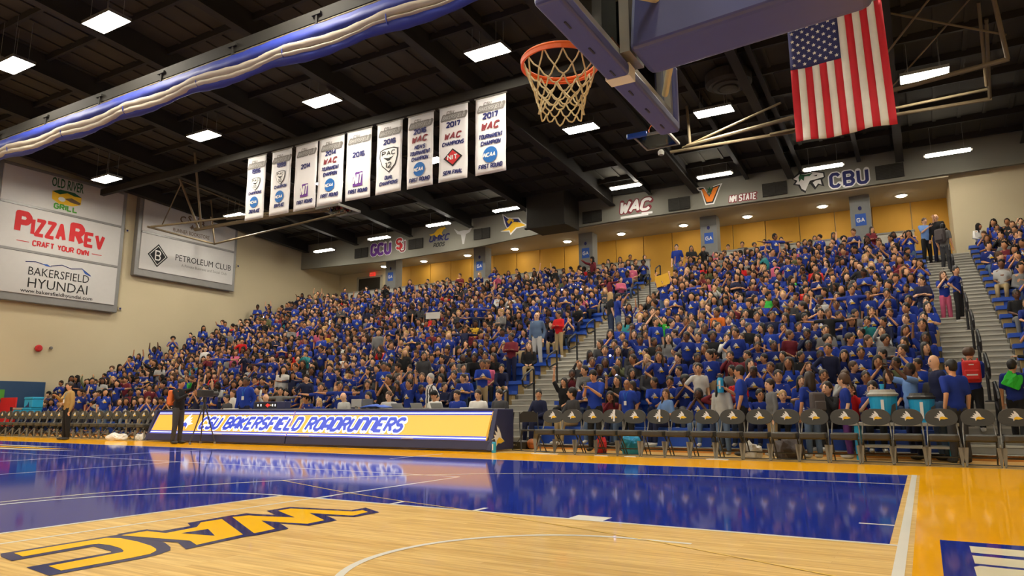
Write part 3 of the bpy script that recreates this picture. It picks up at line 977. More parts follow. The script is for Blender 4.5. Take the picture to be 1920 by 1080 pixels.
for i, (y, z) in enumerate(((15.5, 9.35), (15.5, 5.6), (21.9, 8.75))):
    o = MB().span((0, -.09, -.09), (.05, .09, .09)).span((.05, -.045, -.045), (.06, .045, .045), 1).build('wall_box', ['wall_beige', 'navy_print'], loc=(XL, y, z))
    tag(o, 'small beige wall box with a blue square, ' + ['beside the words PIZZA REV', 'below the corner of the taller sign', 'right of the PETROLEUM CLUB sign'][i], 'wall box', 'wall boxes by the signs')
o = MB().lathe([(.0, 0), (.13, .02), (.15, .1), (.1, .16)], n=14).build('alarm_bell', 'red_print')
o.rotation_euler = (0, math.pi / 2, 0)
o.location = (XL, 12.15, 3.5)
tag(o, 'small red alarm bell on the bare beige wall', 'alarm')
o = MB().lathe([(.0, 0), (.06, .02), (.07, .08), (.03, .1)], n=10).build('wall_sensor', 'grey_print')
o.rotation_euler = (0, math.pi / 2, 0)
o.location = (XL, 12.65, 3.55)
tag(o, 'tiny dark wall sensor right of the red alarm bell', 'sensor')

# ================================================================== banners


def wave(u, v, k):
    return .012 * math.sin(3.1 * u + k) + .010 * math.sin(5 * v + 2 * k) * (.3 + abs(v) / 2.5)


def shield(de, x, y, k, txt):
    de = de.sub
    P = [(-.5, .42), (-.25, .5), (.25, .5), (.5, .42), (.52, .1), (.38, -.3), (0, -.62), (-.38, -.3), (-.52, .1)]
    de.poly([(x + a * k, y + b * k) for a, b in P], 'black_print', 1)
    de.poly([(x + a * k * .9, y + b * k * .9 - .005) for a, b in P], 'white_print', 2)
    de.text('PAC', x, y + .14 * k, .22 * k, 'black_print', 3, fit=.72 * k, t=.2)
    de.poly([(x - .3 * k, y + .08 * k), (x, y + .02 * k), (x + .3 * k, y + .08 * k), (x + .05 * k, y - .1 * k), (x - .05 * k, y - .1 * k)], 'black_print', 3)
    de.text(txt, x, y - .42 * k, .26 * k, 'black_print', 4, fit=(.3 if len(txt) > 1 else .18) * k, t=.16)


def ncaa(de, x, y, r):
    de = de.sub
    de.ell(x, y, r, r, 'ncaa_blue', 1, 28).text('NCAA', x - .03, y - .3 * r, .55 * r, 'white_print', 2, fit=1.55 * r, t=.22, slant=.15)


def nit(de, x, y, k):
    de = de.sub
    de.rect(x - .25 * k, y - .3 * k, x + .25 * k, y + .3 * k, 'purple_print', 1)
    de.text('NIT', x, y - .22 * k, .46 * k, 'white_print', 2, fit=.4 * k, t=.16, slant=.1)
    de.poly([(x - .25 * k, y + .3 * k), (x - .25 * k, y + .05 * k), (x - .1 * k, y + .3 * k)], 'white_print', 2)


def wacb(de, y, k, m):
    de.text('WAC', -.03, y, .23 * k, m, 1, t=.24, slant=.24, sp=.34, fit=.60)


def line(de, txt, y, fit, h=.13):
    de.text(txt, 0, y, h + .02, 'navy_print', 1, fit=fit, t=.24, slant=.12)


def b1(d): d.text('1996', 0, -.68, .19, 'navy_print', 1, fit=.42, t=.26); shield(d, 0, -1.08, .46, '10'); line(d, 'CHAMPIONS', -1.52, .66, .11); ncaa(d, -.03, -1.82, .22); line(d, '2ND PLACE', -2.25, .55)
def b2(d): d.text('1999', 0, -.66, .19, 'navy_print', 1, fit=.45, t=.26); shield(d, 0, -1.05, .48, '10'); line(d, 'CHAMPION', -1.48, .62, .11); ncaa(d, -.03, -1.8, .23); line(d, '8TH PLACE', -2.22, .5)
def b3(d): d.text('2014', 0, -.95, .19, 'navy_print', 1, fit=.46, t=.26); nit(d, -.02, -1.78, .8); line(d, 'FIRST ROUND', -2.28, .78)
def b4(d): d.text('2014', 0, -.68, .19, 'navy_print', 1, fit=.48, t=.26); wacb(d, -.99, 1, 'maroon_print'); line(d, 'TOURNAMENT', -1.23, .8); line(d, 'CHAMPION', -1.44, .62); ncaa(d, 0, -1.78, .24); line(d, 'FIRST ROUND', -2.23, .8)
def b5(d): d.text('2015', 0, -.98, .2, 'navy_print', 1, fit=.5, t=.26); nit(d, 0, -1.78, .85); line(d, 'FIRST ROUND', -2.28, .82)
def b6(d): d.text('2016', 0, -.78, .2, 'navy_print', 1, fit=.5, t=.26); shield(d, 0, -1.3, .78, '12'); line(d, 'DUAL', -2.02, .34); line(d, 'CHAMPIONS', -2.22, .76)
def b7(d): d.text('2016', 0, -.68, .19, 'navy_print', 1, fit=.5, t=.26); wacb(d, -.97, 1, 'maroon_print'); line(d, "MEN'S", -1.2, .42); line(d, 'TOURNAMENT', -1.40, .82); line(d, 'CHAMPION', -1.6, .66); ncaa(d, 0, -1.9, .24); line(d, 'FIRST ROUND', -2.32, .82)
def b8(d):
    d.text('2017', 0, -.72, .2, 'navy_print', 1, fit=.5, t=.26); wacb(d, -1.12, 1, 'maroon_print'); line(d, 'CHAMPIONS', -1.34, .8)
    d.sub.poly([(0, -1.44), (.36, -1.74), (0, -2.04), (-.36, -1.74)], 'black_print', 1).poly([(0, -1.50), (.28, -1.74), (0, -1.98), (-.28, -1.74)], 'red_print', 2).text('NIT', 0, -1.82, .17, 'white_print', 3, fit=.36, t=.2)
    line(d, 'SEMI FINAL', -2.3, .72)
def b9(d): d.text('2017', 0, -.72, .21, 'navy_print', 1, fit=.52, t=.26); wacb(d, -1.08, 1.1, 'maroon_print'); line(d, 'TOURNAMENT', -1.36, .84); line(d, 'CHAMPION', -1.58, .68); ncaa(d, 0, -1.9, .26); line(d, 'FIRST ROUND', -2.34, .82)


BX = [(-21.78, -20.79), (-20.45, -19.42), (-19.2, -18.08), (-18.01, -16.81), (-16.65, -15.54), (-15.28, -14.18), (-13.96, -12.9), (-12.65, -11.56), (-11.26, -10.16)]
BL = ['1996 champions second place banner with shield', '1999 champion eighth place banner with shield', '2014 first round banner with purple square, third from left',
      '2014 WAC tournament champion banner, fourth from the left', '2015 first round banner with purple square emblem', '2016 dual champions banner with large black shield',
      "2016 men's tournament champion first round banner", '2017 WAC champions semi final banner with red diamond', '2017 WAC tournament champion banner, largest and rightmost']
for i, (x0, x1) in enumerate(BX):
    wd, ht = (x1 - x0), 2.5
    t = thing('championship_banner', 'hanging white ' + BL[i], 'banner', ((x0 + x1) / 2, 13.98, 10.56), 0, 'championship banners')
    fn = lambda u, v, d_, k=i: (u, wave(u, v, k * 1.7) - d_, v)
    m = MB()
    nx, nz = 8, 16
    vs = [fn(-wd / 2 + wd * a / nx, -ht * b / nz, 0) for b in range(nz + 1) for a in range(nx + 1)]
    m.add(vs, [(b * (nx + 1) + a, b * (nx + 1) + a + 1, (b + 1) * (nx + 1) + a + 1, (b + 1) * (nx + 1) + a) for b in range(nz) for a in range(nx)])
    o = m.build('cloth', 'banner_cloth', t, smooth=True)
    so = o.modifiers.new('thick', 'SOLIDIFY')
    so.thickness = .006
    MB().tube((-wd / 2 - .04, 0, .02), (wd / 2 + .04, 0, .02), .025, n=8).build('rod', 'grey_metal', t)
    d_ = Deco()
    d_.sub = Deco()
    d_.text('BAKERSFIELD', .0, -.47, .22, 'grey_print', 1, fit=.9, t=.26, slant=.3, grow=.02).text('CSU', -.12, -.26, .11, 'grey_print', 1, fit=.26, t=.22, slant=.2).text('BAKERSFIELD', .0, -.43, .13, 'grey_light', 2, fit=.82, t=.14, slant=.3)
    [b1, b2, b3, b4, b5, b6, b7, b8, b9][i](d_)
    d_.sub.build('emblem', t, lambda u, v, q, f=fn: f(u, v, q + .012), .010)
    d_.build_lines('printed_lettering', t, lambda u, v, q, f=fn: f(u, v, q + .012), .010)

# ================================================================== national flag
t = thing('national_flag', 'large American flag hanging with vertical red and white stripes', 'flag', (-.77, 12.0, 9.40))
FW, FH = 1.88, 2.80


def fl(u, v, d_=0):
    f_ = -v / FH
    return (u * (1 + .03 * f_) + .05 * f_, .05 * math.sin(4.5 * u + 1.5 * v) * (.2 + f_) + .02 * math.sin(11 * u - 2 * v) * f_ - d_, v + .015 * math.sin(3 * u))


def fgrid(name, u0, u1, v0, v1, m, nu=2, nv=20):
    mb = MB()
    vs = [fl(u0 + (u1 - u0) * a / nu, v0 + (v1 - v0) * b / nv) for b in range(nv + 1) for a in range(nu + 1)]
    mb.add(vs, [(b * (nu + 1) + a, b * (nu + 1) + a + 1, (b + 1) * (nu + 1) + a + 1, (b + 1) * (nu + 1) + a) for b in range(nv) for a in range(nu)])
    o = mb.build(name, m, t, smooth=True)
    so = o.modifiers.new('thick', 'SOLIDIFY')
    so.thickness = .004
    return o


sw = FW / 13
for i in range(13):
    top = -.4 * FH if i < 7 else 0
    fgrid('stripe', -FW / 2 + sw * i, -FW / 2 + sw * (i + 1), top, -FH, 'flag_red' if i % 2 == 0 else 'flag_white')
fgrid('canton', -FW / 2, -FW / 2 + 7 * sw, 0, -.4 * FH, 'flag_blue', 10, 10)
smb = Deco()
for r in range(9):
    for c in range(6 if r % 2 == 0 else 5):
        x = -FW / 2 + 7 * sw * (r + .75) / 9.5
        y = -.4 * FH * ((c + .5) / 6 if r % 2 == 0 else (c + 1) / 6)
        smb.poly([(x + (.047 if q % 2 == 0 else .02) * math.sin(math.pi * q / 5), y + (.047 if q % 2 == 0 else .02) * math.cos(math.pi * q / 5)) for q in range(10)], 'flag_white', 1)
so = smb.build('star_field', t, lambda u, v, d_: fl(u, v, d_ + .006))
tag(so, kind='stuff')
MB().tube((-FW / 2 - .08, 0, .02), (FW / 2 + .08, 0, .02), .02).build('rod', 'grey_metal', t)
for sx in (-.8, .8):
    MB().tube((sx, 0, .02), (sx, 0, 2.5), .006, n=5).build('cord', 'steel', t)

# ================================================================== divider curtain rolled up under its beam
t = thing('divider_curtain', 'blue and white divider curtain rolled up under a ceiling beam', 'curtain', (-12.0, 7.0, 9.1))
NX = 200
X0, X1 = -20.0, 20.9
SPAN = 3.1


def sag(x):
    ph = (x / SPAN) % 1.0
    return -.075 * math.sin(math.pi * ph) ** 1.3 - .03 * math.sin(.55 * x)


def swept(name, prof, m, amp=1.0, ph=0, taper=None):
    mb = MB()
    n = len(prof)
    for i in range(NX + 1):
        x = X0 + (X1 - X0) * i / NX
        s = sag(x + ph) * amp
        g = 1 + .18 * math.sin(2 * math.pi * x / SPAN + 1) * amp
        q_ = min(1, max(0, (x + 5) / 9))
        tk = 1 if taper is None else taper[0] + (taper[1] - taper[0]) * q_ * q_ * (3 - 2 * q_)
        cz = sum(p_[1] for p_ in prof) / len(prof)
        for yy, zz in prof:
            zz = cz + (zz - cz) * tk
            mb.v.append((x, yy * g + .012 * math.sin(9 * x + zz * 20), zz + s))
    for i in range(NX):
        for j in range(n):
            mb.f.append((i * n + j, i * n + (j + 1) % n, (i + 1) * n + (j + 1) % n, (i + 1) * n + j))
            mb.m.append(0)
    return mb.build(name, m, t, smooth=True)


def oval(cy, cz, ry, rz, n=10):
    return [(cy + ry * math.cos(2 * math.pi * j / n), cz + rz * math.sin(2 * math.pi * j / n)) for j in range(n)]


swept('top_band', [(-.12, .42), (.03, .42), (.03, .12), (-.13, .12)], 'curtain_blue', .15)
swept('white_roll', oval(-.06, .10, .10, .11), 'curtain_white', .9, 0, (1.0, .9))
swept('lower_roll', oval(-.03, -.02, .10, .085), 'curtain_white', 1.2, .3, (1.15, .45))
swept('blue_fold', oval(.03, -.07, .11, .10), 'curtain_blue', 1.4, .5, (.7, 1.35))
ring = MB().path([(0, -.02 + .145 * math.cos(a), .03 + .20 * math.sin(a)) for a in [2 * math.pi * i / 14 for i in range(14)]], .014, 6, closed=True).mesh('strap', 'curtain_blue')
x = math.ceil(X0 / SPAN) * SPAN
while x < X1:
    o = link('strap', ring, t, (x, 0, .02 - .05 * math.sin(.55 * x)))
    x += SPAN
MB().tube((X0, 0, .50), (X1, 0, .50), .035).build('pipe', 'tan_pipe', t)
hg = MB().span((-.03, -.06, .40), (.03, .06, .78)).span((-.14, -.08, .70), (.14, .08, .76)).mesh('hanger', 'beam_dark')
x = X0 + 1
while x < X1:
    link('hanger', hg, t, (x, 0, 0))
    x += 2.85

# ================================================================== the near basket
t = thing('basketball_hoop', 'near basketball hoop with glass backboard, orange rim and blue padding', 'basketball hoop', (-1.18, 0, 0))
RX, RZ = -.38, 3.035
rim = MB().path([(RX + .236 * math.cos(a), .236 * math.sin(a), RZ) for a in [2 * math.pi * i / 40 for i in range(40)]], .0125, 8, closed=True)
rim.path([(RX + .236 * math.cos(a), .236 * math.sin(a), RZ - .022) for a in [2 * math.pi * i / 40 for i in range(40)]], .009, 6, closed=True)
ro = rim.build('rim', 'rim_orange', t, smooth=True)
skirt = MB()
n = 40
for i in range(n):
    a = 2 * math.pi * i / n
    for z in (RZ, RZ - .032):
        for r in (.236, .246):
            skirt.v.append((RX + r * math.cos(a), r * math.sin(a), z))
for i in range(n):
    j = (i + 1) % n
    for q in ((0, 1), (1, 3), (3, 2), (2, 0)):
        skirt.f.append((4 * i + q[0], 4 * j + q[0], 4 * j + q[1], 4 * i + q[1]))
        skirt.m.append(0)
skirt.build('rim_band', 'rim_orange', t)
MB().prism([(-.20, -.11), (-.01, -.15), (-.01, .15), (-.20, .11)], lambda u, v, d_: (u, v, RZ + d_), -.02, -.005).build('rim_plate', 'rim_orange', t)
MB().prism([(-.02, -.08), (-.02, .08), (-.02, .08), (-.02, -.08)][:2] + [(0, .08), (0, -.08)], lambda u, v, d_: (u, v, RZ + d_), -.20, .02).build('rim_bracket', 'rim_orange', t)
for sy in (-1, 1):
    MB().path([(-.015, sy * .10, RZ - .19), (-.10, sy * .11, RZ - .10), (RX + .20, sy * .13, RZ - .02)], .012, 6).build('rim_brace', 'rim_orange', t)
netm = MB()
LV = [(.228, -.02), (.200, -.115), (.172, -.172), (.152, -.22), (.141, -.265), (.137, -.31), (.145, -.355)]
rnd = random.Random(3)


def npt(j, i):
    r, z = LV[j]
    a = 2 * math.pi * (i + .5 * (j % 2)) / 12
    q = rnd.Random if False else 0
    return Vector((RX + (r + .008 * math.sin(5 * i + j)) * math.cos(a) + .02 * (-z), r * math.sin(a), RZ + z + .010 * math.sin(3 * i + 2 * j)))


for j in range(len(LV) - 1):
    for i in range(12):
        a = npt(j, i)
        for b in ((npt(j + 1, i), npt(j + 1, i - 1)) if j % 2 == 0 else (npt(j + 1, i), npt(j + 1, i + 1))):
            mid = (a + b) / 2 + Vector((0, 0, -.012))
            netm.path([a, mid, b], .0052, 5)
netm.build('net', 'net_white', t)
bb = MB().span((-.006, -.914, 2.90), (.006, .914, 3.97)).build('backboard_glass', 'glass', t)
Deco().rect(-.305, 3.05, .305, 3.10, 'white_print').rect(-.305, 3.46, .305, 3.51, 'white_print').rect(-.305, 3.1, -.255, 3.46, 'white_print').rect(.255, 3.1, .305, 3.46, 'white_print').build('target_square', bb, lambda u, v, d_: (-.0075 - d_, u, v), .001)
for a, b in (((.008, -.92, 2.895), (.055, .92, 2.955)), ((.008, -.92, 3.915), (.055, .92, 3.975)), ((.008, -.92, 2.955), (.055, -.865, 3.915)), ((.008, .865, 2.955), (.055, .92, 3.915))):
    MB().span(a, b).build('board_frame', 'steel', t)
MB().span((-.06, -.955, 2.812), (.085, .955, 2.888)).build('bottom_pad', 'pad_blue', t, bevel=.02)
for sy in (-1, 1):
    MB().span((-.03, sy * .905, 2.83), (.085, sy * .968, 3.30)).build('side_pad', 'pad_blue', t, bevel=.02)
for i in range(6):
    MB().span((.005, -.75 + .3 * i, 2.806), (.015, -.68 + .3 * i, 2.813)).build('pad_slot', 'black_metal', t)
MB().span((-.062, -.05, 2.809), (.087, .05, 2.890)).build('pad_gap_tape', 'paper_white', t)
for sy in (-1, 1):
    MB().tube((.05, sy * .75, 3.85), (.32, sy * .16, 3.45), .022).build('strut', 'net_white', t)
    MB().tube((.05, sy * .75, 3.02), (.32, sy * .16, 3.15), .022).build('strut', 'net_white', t)
MB().span((.06, -.12, 2.92), (.12, .12, 3.55)).build('mount_plate', 'steel', t)
MB().span((.10, -.035, 2.98), (1.7, .035, 3.40)).build('boom_core', 'tan_pipe', t)
MB().prism([(.13, 2.885), (1.36, 2.965), (1.36, 3.42), (.16, 3.30)], lambda u, v, d_: (u, d_, v), -.19, .19).build('boom_pad', 'pad_blue', t, bevel=.05)
MB().span((1.36, -.06, 3.02), (3.6, .06, 3.14)).build('boom', 'gold_print', t)
MB().span((1.0, -.06, 3.35), (3.4, .06, 3.45)).build('boom', 'gold_print', t)
for sy in (-.25, .25):
    MB().tube((3.5, sy, .35), (2.7, sy * .5, 3.1), .05).build('upright', 'gold_print', t)
MB().span((3.0, -.6, .02), (5.0, .6, .75)).build('base_box', 'pad_blue', t, bevel=.05)

# ================================================================== side baskets folded up under the roof
R_ = roof_z
t = thing('folded_hoop', 'side basketball hoop folded up under the roof behind the flag', 'basketball hoop', (-2.0, 19.0, 10.0))


def tp(name, a, b, r, m='tan_pipe'):
    return MB().tube((a[0] + 2, a[1] - 19, a[2] - 10), (b[0] + 2, b[1] - 19, b[2] - 10), r).build(name, m, t)


tp('mast', (-6.9, 20.1, 10.0), (2.75, 20.6, 10.0), .06)
tp('mast', (-6.2, 19.8, 10.0), (2.95, 17.9, 10.0), .07)
tp('mast', (-3.5, 20.2, 10.02), (2.6, 19.9, 10.05), .045)
tp('side_arm', (-6.4, 19.9, 10.0), (-2.9, 18.9, 10.5), .04)
tp('drop_pipe', (2.70, 20.6, 10.0), (2.6, 18.2, 11.4), .05)
tp('drop_pipe', (2.92, 17.9, 10.0), (2.5, 16.0, R_(16)), .06)
tp('drop_pipe', (2.55, 19.5, 10.0), (2.4, 17.5, R_(17.5)), .045)
tp('brace', (2.9, 17.5, 10.5), (-1.5, 15.3, R_(15.3)), .03)
tp('brace', (-1.0, 19.0, 10.1), (2.6, 13.9, R_(14)), .03)
tp('brace', (-.6, 20.4, 10.1), (2.5, 16.6, R_(16.6)), .025)
tp('drop_pipe', (-6.1, 19.8, 10.0), (-6.1, 19.6, R_(19.6)), .05)
MB().span((-5.5, -.92, -.03), (-4.4, .42, -.01)).build('backboard_glass', 'glass', t)
for a, b in (((-5.55, -.97, -.05), (-4.35, -.90, .03)), ((-5.55, .36, -.05), (-4.35, .43, .03)), ((-5.55, -.9, -.05), (-5.48, .36, .03)), ((-4.42, -.9, -.05), (-4.35, .36, .03))):
    MB().span(a, b).build('board_frame', 'steel', t)
MB().span((-5.75, -1.05, -.07), (-5.05, -.92, .10)).build('pad', 'bench_blue', t, bevel=.03)
MB().path([(-4.9 + .23 * math.cos(a), -.55, .25 + .23 * math.sin(a)) for a in [2 * math.pi * i / 20 for i in range(20)]], .014, 6, closed=True).build('rim', 'rim_orange', t)
MB().lathe([(.10, 0), (.12, .12), (.06, .2)], (-5.2, .95, -.1)).build('winch', 'cooler_grey', t)

t = thing('folded_hoop', 'side basketball hoop folded up below the leftmost banners', 'basketball hoop', (-25.0, 17.0, 9.3))


def tq(name, a, b, r, m='tan_pipe'):
    return MB().tube((a[0] + 25, a[1] - 17, a[2] - 9.3), (b[0] + 25, b[1] - 17, b[2] - 9.3), r).build(name, m, t)


tq('mast', (-30.2, 19.0, 9.2), (-20.4, 18.0, 9.2), .05)
tq('mast', (-29.8, 15.3, 9.2), (-21.1, 16.8, 9.2), .05)
tq('cross_bar', (-29.9, 15.2, 9.2), (-30.2, 19.0, 9.2), .05)
tq('side_arm', (-29.0, 17.0, 9.35), (-20.8, 17.3, 9.3), .09)
tq('side_arm', (-26.0, 16.4, 9.3), (-21.0, 17.6, 9.25), .05)
tq('drop_pipe', (-28.2, 16.6, 9.2), (-28.2, 15.2, R_(15.2)), .05)
tq('drop_pipe', (-28.0, 16.6, 9.2), (-25.9, 14.5, R_(14.5)), .05)
tq('brace', (-28.2, 15.6, 11.2), (-31.6, 17.0, 9.9), .03)
tq('brace', (-28.2, 15.6, 11.2), (-24.4, 17.6, 9.4), .025)
tq('brace', (-30.2, 19.0, 9.2), (-28.2, 17.2, 9.9), .025)
tq('drop_pipe', (-30.2, 19.0, 9.2), (-30.2, 18.6, R_(18.6)), .035)
MB().span((3.7, .2, -.02), (4.9, 1.5, 0)).build('backboard_glass', 'glass', t)
for a, b in (((3.65, .15, -.05), (4.95, .22, .05)), ((3.65, 1.45, -.05), (4.95, 1.52, .05)), ((3.65, .2, -.05), (3.72, 1.5, .05)), ((4.88, .2, -.05), (4.95, 1.5, .05))):
    MB().span(a, b).build('board_frame', 'steel', t)

# round air diffuser by the flag
o = MB().lathe([(.10, 0), (.28, .02), (.28, .08), (.36, .05), (.50, .08), (.50, .14), (.62, .12), (.72, .2), (.72, .5)], n=24).build('air_diffuser', 'duct_dark')
o.location = (-4.3, 18.0, 10.9)
tag(o, 'round dark ceiling air diffuser left of the flag', 'diffuser')

# ================================================================== scorer's table
TX0, TX1 = -19.95, -7.95
t = thing('scorers_table', "long slanted scorer's table with lit amber panel reading CSU BAKERSFIELD ROADRUNNERS", 'table', ((TX0 + TX1) / 2, 9.9, 0))
HW = (TX1 - TX0) / 2
for a, b in ((-HW, -.2), (-.17, HW)):
    MB().prism([(-.42, .04), (-.38, .24), (.0, .24), (.0, .04)], lambda u, v, d_: (d_, u, v), a, b).build('base_panel', 'table_navy', t, bevel=.02)
    MB().prism([(-.39, .24), (-.09, .87), (-.03, .87), (-.30, .24)], lambda u, v, d_: (d_, u, v), a + (.12 if a < -1 else 0), b - .12 if b > 0 else b).build('led_panel', 'led_amber', t)
MB().span((-HW, -.12, .87), (HW, .62, .92)).build('top', 'table_navy', t, bevel=.01)
MB().span((-HW + .2, .02, .92), (HW - .2, .60, .935)).build('work_surface', 'table_grey', t)
for sx in (-1, 1):
    MB().prism([(-.44, .03), (-.14, .92), (.55, .92), (.55, .03)], lambda u, v, d_: (d_, u, v), sx * HW - .05 * sx, sx * HW + .06 * sx).build('end_panel', 'table_navy', t, bevel=.015)


def face(u, v, d_):
    """u along the table, v up the slanted face (0..0.70 m)."""
    k = v / .698
    return (u, -.39 + .30 * k - .92 * d_, .24 + .63 * k + .42 * d_)


D = Deco()
for a, b in ((-HW + .1, -.2), (-.185, HW - .1)):
    for v0, v1, m in ((.0, .035, 'led_blue'), (.035, .062, 'led_white'), (.062, .095, 'led_blue'), (.60, .632, 'led_blue'), (.632, .66, 'led_white'), (.66, .698, 'led_blue')):
        D.rect(a, v0, b, v1, m, 1)
    D.rect(a, .0, a + .03, .698, 'led_blue', 1)
tx0 = -17.72 + 13.95
D.text('CSU BaKERSFIELD ROaDRUnnERS', tx0, .14, .40, 'led_white', 2, t=.225, slant=.24, align='l', fit=7.25, grow=.06)
D.text('CSU BaKERSFIELD ROaDRUnnERS', tx0, .14, .40, 'led_blue', 3, t=.225, slant=.24, align='l', fit=7.25)
D.bird(tx0 - .62, .33, .58, 2, 'led_white', 'led_blue', None, -1)
D.build('lettering', t, face, .003)
Deco().bird(-.02, .30, .52, 1, 'white_print', 'gold_print', 'grey_print').build('emblem', t, lambda u, v, d_: (HW + .0605 + d_, u - .12, v - .02))
for x in (-3.0, .3, 3.6):
    MB().span((x, -.405, .245), (x + .35, -.395, .262)).build('maker_plate', 'grey_light', t)
# things standing on the table
TC = (TX0 + TX1) / 2
o = thing('possession_display', 'navy possession arrow display box on the scorer table', 'display', (-15.4, 10.02, .935))
MB().span((-.62, 0, 0), (.62, .22, .20)).build('box', 'table_navy', o, bevel=.02)
Deco().rect(-.55, .03, .32, .17, 'black_print', 1).poly([(-.12, .10), (-.02, .16), (-.02, .125), (.04, .125), (.04, .075), (-.02, .075), (-.02, .04)], 'led_red', 2).rect(-.44, .07, -.40, .13, 'led_white', 2).rect(-.32, .07, -.28, .13, 'led_white', 2).rect(.14, .07, .18, .13, 'led_white', 2).rect(.24, .07, .28, .13, 'led_white', 2).rect(.06, .08, .12, .12, 'cream_paint', 2).build('readout', o, lambda u, v, d_: (u, -.002 - d_, v))
for x, lb, k in ((-12.35, 'grey flat monitor seen from behind on the scorer table', 0), (-11.98, 'dark flat monitor right beside the grey monitor on the table', 1)):
    o = thing('monitor', lb, 'monitor', (x, 10.15, .935))
    MB().span((-.17, 0, .03), (.17, .03, .24)).build('screen', 'table_grey' if k == 0 else 'screen_grey', o, bevel=.008)
    MB().span((-.04, .0, 0), (.04, .04, .06)).build('stand', 'grey_metal', o)
for x, lb in ((-18.45, 'open black laptop at the left end of the table'), (-9.9, 'open silver laptop before the man in the blue shirt'), (-10.5, 'open silver laptop before the bearded man'), (-11.1, 'open silver laptop beside the blue cloth')):
    o = thing('laptop', lb, 'laptop', (x, 10.3, .935))
    mm = 'black_metal' if x < -18 else 'table_grey'
    MB().span((-.17, 0, 0), (.17, .24, .015)).build('keyboard_base', mm, o)
    MB().box((0, -.05, .065), (.34, .012, .14), R=Matrix.Rotation(.5, 3, 'X')).build('lid', mm, o)
m = MB()
rr = random.Random(5)
pts = []
for j in range(5):
    for i in range(9):
        pts.append((-.4 + .1 * i, -.14 + .07 * j, .02 + .09 * max(0, math.cos((i - 4) / 3.2)) * max(.1, math.cos((j - 2) / 1.8)) * rr.uniform(.6, 1.2)))
m.add(pts, [(j * 9 + i, j * 9 + i + 1, j * 9 + i + 10, j * 9 + i + 9) for j in range(4) for i in range(8)])
o = m.build('cloth', 'bench_blue', smooth=True, loc=(-11.55, 10.0, .935))
o.modifiers.new('thick', 'SOLIDIFY').thickness = .02
tag(o, 'crumpled royal blue cloth lying on the scorer table', 'cloth')
for x, lb in ((-17.1, 'white papers by the possession display on the table'), (-8.9, 'white papers at the right end of the table')):
    o = tag(MB().span((-.18, -.12, 0), (.18, .12, .02)).build('paper_stack', 'paper_white', loc=(x, 10.15, .935)), lb, 'papers')
o = thing('microphone', 'small gooseneck microphone with pale foam head on the table', 'microphone', (-13.6, 10.2, .935))
MB().path([(0, 0, 0), (.02, 0, .1), (.08, -.02, .17)], .008, 6).build('neck', 'black_metal', o)
MB().lathe([(.01, -.03), (.03, -.01), (.03, .02), (.01, .04)], (.09, -.02, .18), 10).build('foam_head', 'cooler_grey', o)

# ================================================================== courtside chairs
proto = thing('folding_chair', 'x', 'chair', (0, 0, -50))
PADP = []
for i in range(28):
    a = 2 * math.pi * i / 28
    cx, sn = math.cos(a), math.sin(a)
    PADP.append((.232 * math.copysign(abs(cx) ** .75, cx), .745 + (.155 * sn if sn > 0 else .125 * math.copysign(abs(sn) ** .9, sn))))
pad = MB().prism(PADP, lambda u, v, d_: (u, .20 + d_ + (v - .745) * .12, v), -.022, .022).build('back_pad', 'black_vinyl', proto, bevel=.012)
Deco().bird(.0, .765, .20, 1, 'white_print', 'gold_print').build('emblem', pad, lambda u, v, d_: (u, .1765 + (v - .745) * .12 - d_, v), .0015)
seat = MB().prism([(-.21, -.24), (-.17, -.265), (.17, -.265), (.21, -.24), (.20, .15), (-.20, .15)], lambda u, v, d_: (u, v, d_), .395, .495).build('seat', 'black_vinyl', proto, bevel=.03)
for sx in (-1, 1):
    MB().path([(sx * .195, .21, .74), (sx * .215, .18, .55), (sx * .225, .02, .30), (sx * .225, -.22, .01)], .0125, 6).build('front_leg', 'grey_metal', proto)
    MB().path([(sx * .20, -.10, .41), (sx * .205, .12, .20), (sx * .205, .27, .01)], .0125, 6).build('rear_leg', 'black_metal', proto)
    MB().prism([(-.05, .30), (.05, .30), (.018, .02), (-.01, .02)], lambda u, v, d_, q=sx: (q * .225 - q * (u + .0) * .9, -.21 + (.3 - v) * -.02 + d_, v), -.004, .004).build('link_bracket', 'bracket_grey', proto)
for yv, zv in ((-.05, .385), (-.11, .145), (-.20, .04), (.2, .12)):
    MB().tube((-.22, yv, zv), (.22, yv, zv), .009, n=6).build('cross_bar', 'black_metal', proto)
ordn = ['first', 'second', 'third', 'fourth', 'fifth', 'sixth', 'seventh', 'eighth', 'ninth', 'tenth', 'eleventh', 'twelfth', 'thirteenth', 'fourteenth', 'fifteenth', 'sixteenth', 'seventeenth', 'eighteenth', 'nineteenth', 'twentieth',
        'twenty-first', 'twenty-second', 'twenty-third', 'twenty-fourth', 'twenty-fifth', 'twenty-sixth', 'twenty-seventh', 'twenty-eighth', 'twenty-ninth', 'thirtieth',
        'thirty-first', 'thirty-second', 'thirty-third', 'thirty-fourth', 'thirty-fifth', 'thirty-sixth', 'thirty-seventh', 'thirty-eighth', 'thirty-ninth', 'fortieth', 'forty-first', 'forty-second', 'forty-third', 'forty-fourth', 'forty-fifth', 'forty-sixth', 'forty-seventh', 'forty-eighth']
RXS = [-6.66, -6.21, -5.74, -5.29, -4.83, -4.34, -3.87, -3.39, -2.91, -2.43, -1.96, -1.49, -1.0, -0.52, -0.05, 0.44, 0.94, 1.44, 1.93]
first = True
